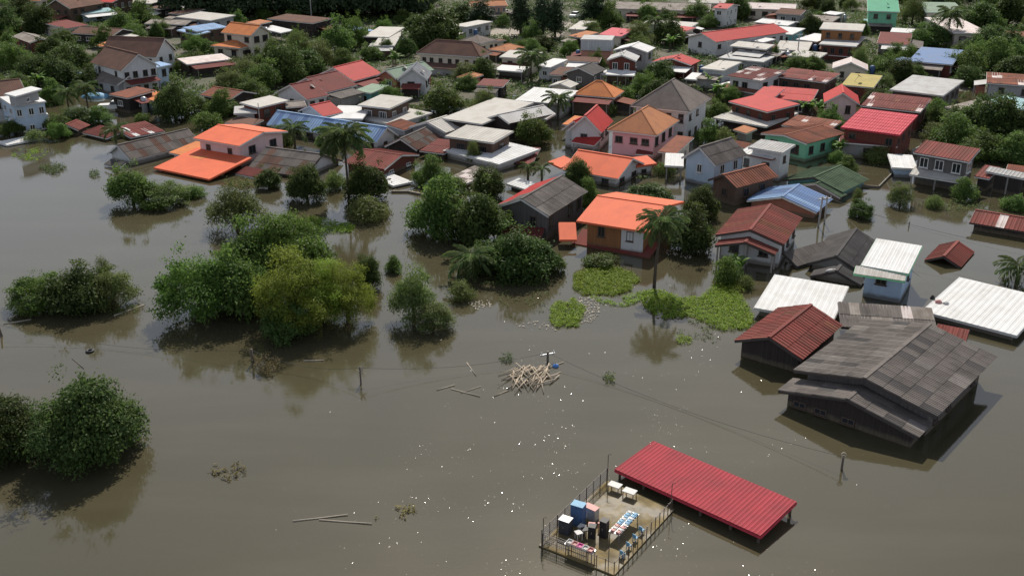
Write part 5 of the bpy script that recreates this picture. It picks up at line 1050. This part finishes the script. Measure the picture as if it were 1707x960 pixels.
# ------------------------------------------------------------------ utility poles and wires
def upole(label, px, py, h, lean=(0, 0), arm=True, w=.14, wood='wetwood', rz=0.0):
    p = at(px, py); MW = Matrix.Translation((p.x, p.y, 0)); e = link('utility_pole', None, None, MW); tag(e, label, 'utility pole')
    mb = MB(); mb.tube([(-lean[0]*.5, -lean[1]*.5, -1.6), (lean[0], lean[1], h)], [w, w*.8], 8); link('post', mb.data('post', PM[wood], True), e, MW)
    if arm:
        mb = MB(); mb.box((lean[0], lean[1], h-.25), (1.3, .1, .1), rz); link('crossarm', mb.data('crossarm', PM['steel']), e, MW)
        for s in (-.55, 0, .55):
            mb = MB(); x, y = lean[0]+s*math.cos(rz), lean[1]+s*math.sin(rz); mb.tube([(x, y, h-.2), (x, y, h+.02)], [.05, .035], 6); link('insulator', mb.data('insulator', PM['frame']), e, MW)
    return p+Vector((lean[0], lean[1], h-.1))
w0 = upole('wet pole top standing at the left edge', 4, 560, 1.2, (-.2, 0), False)
w1 = upole('dark leaning pole with white cap beside the drifting bush', 423, 606, 1.35, (-.1, 0), False)
w2 = upole('thin post tangled with straw and branches', 602, 640, 1.5, (-.05, .1), False, .08)
w3 = upole('short dark pole above the bamboo heap', 913, 602, .9, (0, 0), True, .12, rz=.4)
w4 = upole('pole with round head at the right of the lower water', 1403, 782, 1.1, (0, 0), False, .1)
w5 = upole('tall power pole with crossarm between red porch house and blue roof', 1364, 378, 3.6, (.1, 0), True, .13, 'concretepost', .5)
w6 = upole('second tall power pole beside the red porch house', 1374, 372, 3.2, (0, 0), True, .12, 'concretepost', .5)
w7 = upole('lamp post among the far white roofs', 1328, 105, 6.0, (0, 0), True, .14, 'concretepost')
w8 = upole('lamp post by the white open house at left centre', 434, 214, 4.0, (0, 0), False, .08, 'concretepost')
w9 = upole('power pole before the two tier pale house', 1212, 108, 5.0, (0, 0), True, .12, 'concretepost')
w10 = upole('short twin posts in the water left of the long rust roof', 1515, 378, .6, (0, 0), False, .08)
w11 = upole('power pole beside the pines at top centre', 935, 60, 8.0, (0, 0), True, .14, 'concretepost')
w12 = upole('tall power pole before the far wood', 520, 40, 10.0, (0, 0), True, .16, 'concretepost')
def wire(label, a, b, sag=.3, r=.013):
    c = (a+b)/2; o = Vector((c.x, c.y, 0)); mb = MB(); pts = []
    for i in range(13):
        t = i/12; q = a.lerp(b, t); q.z -= sag*4*t*(1-t); q.z = max(q.z, .03); pts.append(q-o)
    mb.tube(pts, r, 5); tag(link('wire', mb.data('wire', PM['wire']), None, Matrix.Translation(o)), label, 'wire')
wire('sagging wire from left edge pole to the leaning pole', w0, w1, .9)
wire('wire from leaning pole to the straw post', w1, w2, .7)
wire('wire from straw post to the pole above the bamboo heap', w2, w3, .6)
wire('long wire from bamboo heap pole to the round headed pole', w3, w4, .8)
wire('upper wire from tall power pole across the right water', w5, at(1720, 418, 2.6), .5)
wire('lower wire from tall power pole across the right water', w6, at(1720, 428, 2.0), .5)
wire('wire dipping from tall power pole toward the big dark house', w5, at(1560, 480, 2.2), .3)
# straw on the post, round head
p = at(602, 640); mb = MB(); g_ = random.Random(6)
for i in range(14):
    a = Vector((g_.uniform(-.1,.1), .1, 1.0)); d = Vector((g_.uniform(-.5,.6), g_.uniform(-.1,.2), g_.uniform(-.5,.75))); mb.tube([a, a+d*.6, a+d], [.03, .025, .012], 5)
for o_ in [x for x in COL.objects if x.get('label') == 'thin post tangled with straw and branches']: link('straw', mb.data('straw', PM['driftwood']), o_, Matrix.Translation((p.x, p.y, 0)))
p = at(1403, 782); v, f = torus(.15, .045)
for o_ in [x for x in COL.objects if x.get('label', '').startswith('pole with round head')]: link('ring', mesh('ring', v, f, PM['driftwood'], True), o_, Matrix.Translation((p.x, p.y, 1.15)) @ Matrix.Rotation(R(75), 4, 'X'))
# ------------------------------------------------------------------ low walls
def lowwall(label, pts, h, t=.16, mat='concrete'):
    P = [at(x, y, h) for x, y in pts]; c = P[0]; o = Vector((c.x, c.y, 0)); e = link('garden_wall', None, None, Matrix.Translation(o)); tag(e, label, 'wall')
    for a, b in zip(P, P[1:]):
        d = b-a; n = max(1, round(d.length/2.4))
        for i in range(n):
            q0, q1 = a.lerp(b, i/n), a.lerp(b, (i+1)/n); m = (q0+q1)/2; mb = MB(); mb.box((0, 0, (h-1.5)/2-.0), ((q1-q0).length-.02, t, h+1.5)); link('panel', mb.data('panel', WM[mat]), e, Matrix.Translation((m.x, m.y, 0)) @ Matrix.Rotation(math.atan2(d.y, d.x), 4, 'Z'))
lowwall('cream garden wall just above water below the white slab roof', [(652,318),(680,318),(720,326)], .25, .2, 'cream')
lowwall('dark yard wall enclosing the flooded yard at right', [(1432,308),(1465,310),(1490,285)], .3)
lowwall('concrete wall behind the flooded yard beside the pink red roof', [(1520,250),(1580,222)], 1.0)
lowwall('concrete garden wall below the dark red house', [(1150,128),(1240,136)], 1.2, mat='grey')
# ------------------------------------------------------------------ terrace with red pavilion
zt = .10
tA, tB, tC, tD = at(898, 908, zt), at(1011, 800, zt), at(1124, 848, zt), at(1024, 958, zt)
def make_terrace():
    m, t, b = newmat('terrace_silt'); n1 = noise(t, .9, 6, .65); n2 = noise(t, .35, 4)
    c = mixc(t, ramp(t, n1, [(.38, 0.0), (.62, 1.0)]), (.11,.085,.042), (.205,.15,.058)); c = mixc(t, ramp(t, n2, [(.52, 0.0), (.66, .6)]), c, (.085,.072,.055))
    t.links.new(c, b.inputs['Base Color']); rr = ramp(t, n2, [(.4, .95), (.6, .6)]); t.links.new(rr, b.inputs['Roughness']); bump(t, b, n1, .3, .05)
    ctr = (tA+tB+tC+tD)/4; o = Vector((ctr.x, ctr.y, 0)); P = [p-o for p in (tA, tD, tC, tB)]
    v = [(p.x, p.y, zt) for p in P]+[(p.x, p.y, -1.5) for p in P]; f = [(0,1,2,3)]+[(i, i+4, (i+1)%4+4, (i+1)%4) for i in range(4)]
    tag(link('terrace', mesh('terrace', v, f, m), None, Matrix.Translation(o)), 'silt covered concrete terrace just awash in the lower right water', 'terrace')
make_terrace()
def fence(label, a, b, h=1.1, net=True, step=.9):
    d = b-a; n = max(2, round(d.length/step)); o = Vector((a.x, a.y, zt)); e = link('fence', None, None, Matrix.Translation(o)); tag(e, label, 'fence')
    me = MB(); me.box((0, 0, h/2), (.05, .05, h)); pm = me.data('post', PM['darkframe'])
    for i in range(n+1): q = a.lerp(b, i/n); link('post', pm, e, Matrix.Translation((q.x, q.y, zt)))
    an = math.atan2(d.y, d.x); L = math.hypot(d.x, d.y)
    for zz in (.35, h-.05) if net else (h-.1,):
        mb = MB(); mb.box((L/2, 0, zz), (L, .03, .03)); link('rail', mb.data('rail', PM['darkframe']), e, Matrix.Translation(o) @ Matrix.Rotation(an, 4, 'Z'))
    if net:
        mb = MB(); k = int(L/.14)
        for i in range(k): mb.box((i*.14+.07, .0, h*.5), (.018, .018, h*.9))
        for j in range(7): mb.box((L/2, 0, .12+j*.14), (L, .012, .014))
        kind(link('netting', mb.data('netting', PM['post']), e, Matrix.Translation(o) @ Matrix.Rotation(an, 4, 'Z')), 'stuff')
I = lambda s, t: tA.lerp(tD, s).lerp(tB.lerp(tC, s), t)     # s: left to right side, t: near edge to far edge
fence('netted fence along the left long side of the terrace', I(.02,.02), I(.02,.98))
fence('netted fence along the near left end of the terrace', I(.03,.02), I(.62,.02), .8)
fence('thin post fence along the right side of the terrace', I(.98,.02), I(.98,.98), .8, False, .6)
fence('few posts at the near right end of the terrace', I(.64,.02), I(.98,.02), .8, False, .6)
h = house('long crimson ribbed roof of the open pavilion behind the terrace', 'F', (1025,783), (1268,894), (1077,731), .7, 'sb', .2, 'crimson', None, name='pavilion', cat='pavilion', posts=5, fascia='pinkred', sheet=True, style='pan', sw=.28, sl=30, jit=.2)
def T(s, t, z=0): q = I(s, t); return Vector((q.x, q.y, zt+z))
yaw = math.atan2((tD-tA).y, (tD-tA).x); yaw2 = math.atan2((tB-tA).y, (tB-tA).x)
def furn(name, label, cat, loc, parts, rz=0.0, group=None):
    MW = Matrix.Translation(loc) @ Matrix.Rotation(rz, 4, 'Z'); e = link(name, None, None, MW); tag(e, label, cat, group)
    for nm, boxes, mt in parts:
        mb = MB()
        for c, d in boxes: mb.box(c, d)
        link(nm, mb.data(nm, PM[mt]), e, MW)
    return e
def table(label, loc, w, d, h, rz, top='cloth_white', name='table'):
    return furn(name, label, 'table', loc, [('table_top', [((0,0,h), (w, d, .05))], top)]+[('leg', [((sx*(w/2-.06), sy*(d/2-.06), h/2), (.05, .05, h))], 'steel') for sx in (-1, 1) for sy in (-1, 1)], rz)
table('left one of two white tables at the far end of the terrace', T(.20,.92), .85, .6, .45, yaw)
table('right one of two white tables at the far end of the terrace', T(.42,.92), .85, .6, .45, yaw)
table('long table loaded with blue and pink cloths on the terrace', T(.70,.50), 2.6, .75, .62, yaw2, 'steel')
def chair(label, loc, rz, mat='bluepaint', s=1.0, group=None):
    return furn('chair', label, 'chair', loc, [('seat', [((0,0,.40*s), (.42*s, .42*s, .05))], mat), ('backrest', [((0,.20*s,.66*s), (.40*s, .04, .40*s))], mat)]+[('leg', [((a*.18*s, b*.18*s, .19*s), (.035, .035, .38*s))], mat) for a in (-1, 1) for b in (-1, 1)], rz, group)
g_ = random.Random(8)
for i in range(4): chair('small blue chair in the row along the right side of the terrace', T(.92-.01*i, .22+.115*i), yaw2+1.4, 'cloth_blue', .62, 'blue chairs along the terrace side')
def onlong(i, n, off): q = T(.70,.50,.645); return q+Vector((math.cos(yaw2), math.sin(yaw2), 0))*((i+.5)/n-.5)*2.5+Vector((-math.sin(yaw2), math.cos(yaw2), 0))*off
names = [('pink', 'cloth_pink'), ('white', 'cloth_white'), ('blue', 'cloth_blue')]
for i in range(9):
    for j, off in enumerate((-.2, .18)):
        c = ('cloth_white' if i % 2 else 'cloth_pink') if (i < 3 or j == 0 and i < 4) else ('cloth_blue' if (i+j) % 3 else 'cloth_white'); w = {'cloth_pink':'pink', 'cloth_white':'white', 'cloth_blue':'blue'}[c]
        furn('folded_cloth', f'{w} folded cloth laid out on the long terrace table', 'cloth', onlong(i, 9, off), [('fold', [((0,0,.02), (.26, .30, .04)), ((.01,-.01,.055), (.24, .27, .03))], c), ('top_fold', [((-.01,.02,.085), (.2,.22,.03))], c)], yaw2+g_.uniform(-.2,.2), f'{w} cloths on the long table')
def cabinet(label, loc, d, rz, body='bluepaint', top='cloth_blue', name='cabinet', cat='cabinet'):
    return furn(name, label, cat, loc, [('body', [((0,0,d[2]/2), d)], body), ('top', [((0,0,d[2]+.02), (d[0]+.04, d[1]+.04, .04))], top), ('door', [((-d[0]/4,-d[1]/2-.012,d[2]/2), (d[0]/2-.03, .02, d[2]-.1)), ((d[0]/4,-d[1]/2-.012,d[2]/2), (d[0]/2-.03, .02, d[2]-.1))], body), ('handle', [((0,-d[1]/2-.035,d[2]*.55), (.04,.03,.16))], 'steel')], rz)
cabinet('tall blue cabinet with light top in the left pile on the terrace', T(.17,.38), (.8,.6,1.45), yaw+.1)
cabinet('lower dark blue cabinet at the left front of the pile', T(.13,.24), (.7,.6,.95), yaw+.05, 'cardark', 'cardark')
cabinet('pale box cabinet behind the tall blue cabinet', T(.24,.50), (.9,.5,.8), yaw-.1, 'carsilver', 'cloth_pink')
cabinet('tall black speaker box at the right of the pile', T(.55,.36), (.45,.45,1.15), yaw, 'black', 'black', 'speaker_box', 'speaker')
cabinet('black speaker box lower in the middle of the pile', T(.44,.30), (.42,.42,.8), yaw+.3, 'black', 'black', 'speaker_box', 'speaker')
for i, (s, t, mt, nm) in enumerate([(.30,.30,'cloth_white','cream stool left in the pile'), (.33,.22,'cloth_white','cream stool at the front of the pile'), (.38,.36,'cloth_pink','pinkish stool behind the pile'), (.47,.42,'cloth_pink','pinkish stool beside the speaker'), (.36,.28,'black','black stool inside the pile')]):
    furn('stool', nm+' on the terrace', 'stool', T(s, t), [('seat', [((0,0,.5), (.42,.42,.06))], mt)]+[('leg', [((a*.16,b*.16,.24), (.04,.04,.48))], mt) for a in (-1,1) for b in (-1,1)], yaw+i)
table('steel rack table at the near edge of the terrace', T(.50,.06), 1.9, .5, .6, yaw, 'steel', 'rack')
for i, mt in enumerate(['cloth_white', 'cloth_pink', 'magenta', 'cloth_white', 'cloth_pink']):
    w = {'cloth_white':'white', 'cloth_pink':'pink', 'magenta':'magenta'}[mt]; q = T(.50,.06,.625)+Vector((math.cos(yaw), math.sin(yaw), 0))*(i-2)*.36
    furn('basin', f'{w} basin, number {["one","two","three","four","five"][i]} from the left on the steel rack', 'basin', q, [('base', [((0,0,.02), (.28,.34,.04))], mt), ('rim', [((-.15,0,.07), (.03,.38,.12)), ((.15,0,.07), (.03,.38,.12)), ((0,-.18,.07), (.27,.03,.12)), ((0,.18,.07), (.27,.03,.12))], mt)], yaw)
def tpole(label, loc, h):
    e = link('lamp_pole', None, None, Matrix.Translation(loc)); tag(e, label, 'pole'); mb = MB(); mb.tube([(0,0,-.1), (0,0,h)], .025, 6); link('shaft', mb.data('shaft', PM['wetwood']), e, Matrix.Translation(loc)); mb = MB(); mb.tube([(0,0,h), (.12,0,h+.05), (.2,0,h)], .02, 5); link('hook', mb.data('hook', PM['wetwood']), e, Matrix.Translation(loc))
tpole('thin pole at the far left corner of the terrace', T(.04,.97), 2.2); tpole('thin pole at the far right corner of the terrace', T(.97,.97), 2.0); tpole('thin pole at the near left corner of the terrace', T(.02,.04), 1.8); tpole('thin tall pole at the near right corner of the terrace', T(.88,.05), 2.4)
# junk on the white roof
for i, (px, py, d, mt, nm) in enumerate([(1552,512,(.5,.4,.4),'black','dark bundle on the corner of the right white roof'), (1562,518,(.7,.5,.3),'cloth_pink','reddish bundle on the corner of the right white roof'), (1574,520,(.6,.5,.25),'cloth_white','pale bundle on the corner of the right white roof')]):
    lump('bundle', nm, 'bundle', px, py, d, mt, 20+i).location.z = .85
p = at(1386, 462, 0)
mb = MB(); 
# satellite dish style debris on dark hut
lump('bundle', 'shiny plastic sheet on the low dark hut roof', 'bundle', 1386, 468, (1.4,.5,.3), 'cloth_white', 31).location.z = 1.0
# ------------------------------------------------------------------ vehicles
def car(label, px, py, rz, mat, pickup=False):
    p = at(px, py, .15); MW = Matrix.Translation((p.x, p.y, max(.02, gz(p.x, p.y)))) @ Matrix.Rotation(rz, 4, 'Z'); e = link('pickup_truck' if pickup else 'parked_car', None, None, MW); tag(e, label, 'pickup' if pickup else 'car', None)
    prof = [(-2.2,.35),(-2.25,.8),(-2.1,.95),(-1.0,1.0),(1.0,1.02),(2.05,.9),(2.2,.65),(2.15,.35)]
    V = [(x, s*.85, z) for s in (-1, 1) for x, z in prof]; n = len(prof); F = [tuple(reversed(range(n))), tuple(range(n, 2*n))]+[(i, (i+1)%n, n+(i+1)%n, n+i) for i in range(n)]
    link('body', mesh('body', V, F, PM[mat]), e, MW)
    x0, x1 = (-.2, 1.3) if pickup else (-1.8, 1.0); q = [(x0,1.0,.80),(x1,1.0,.80),(x1-.55,1.5,.66),(x0+.3,1.5,.66)]
    V = [(x, s*y, z) for s in (-1, 1) for x, z, y in q]; F = [(3,2,1,0),(4,5,6,7),(0,1,5,4),(1,2,6,5),(2,3,7,6),(3,0,4,7)]
    link('cabin_glass', mesh('cabin_glass', V, F, PM['glass']), e, MW); mb = MB(); mb.box(((x0+x1)/2-.12, 0, 1.52), (x1-x0-.95, 1.3, .05)); link('cabin_roof', mb.data('cabin_roof', PM[mat]), e, MW)
    for x in (-1.4, 1.4):
        for y in (-.8, .8):
            mb = MB(); mb.tube([(x, y-.1, .33), (x, y+.1, .33)], .33, 12); w = link('wheel', mb.data('wheel', PM['black']), e, MW); mb = MB(); mb.tube([(x, y-.11, .33), (x, y+.11, .33)], .18, 10); link('rim', mb.data('rim', PM['steel']), w, MW)
    for y in (-.6, .6): mb = MB(); mb.box((2.19, y, .68), (.06, .3, .16)); link('headlight', mb.data('headlight', PM['cloth_white']), e, MW)
car('white pickup parked in shallow water by the brick red hut', 187, 182, .1, 'whitepaint', True)
for i, (px, py, mt, w) in enumerate([(828,28,'whitepaint','white car nearest the cone shaped tree'), (842,26,'carsilver','silver car in the middle of the car park'), (835,36,'cardark','dark car at the front of the car park'), (852,32,'whitepaint','white car at the right of the car park'), (958,30,'whitepaint','white car parked alone left of the broad pine')]):
    car(w, px, py, .3+i, mt)
m, t, b = newmat('car_park_gravel'); c = mixc(t, noise(t, .4, 5), (.24,.21,.17), (.34,.30,.25)); t.links.new(c, b.inputs['Base Color']); b.inputs['Roughness'].default_value = .95
q = [at(x, y, .18) for x, y in ((815,60),(905,80),(960,40),(840,15))]; q[2] = at(970, 36, .18)
kind(link('car_park', mesh('car_park', q, [(0,1,2,3)], m)), 'structure')
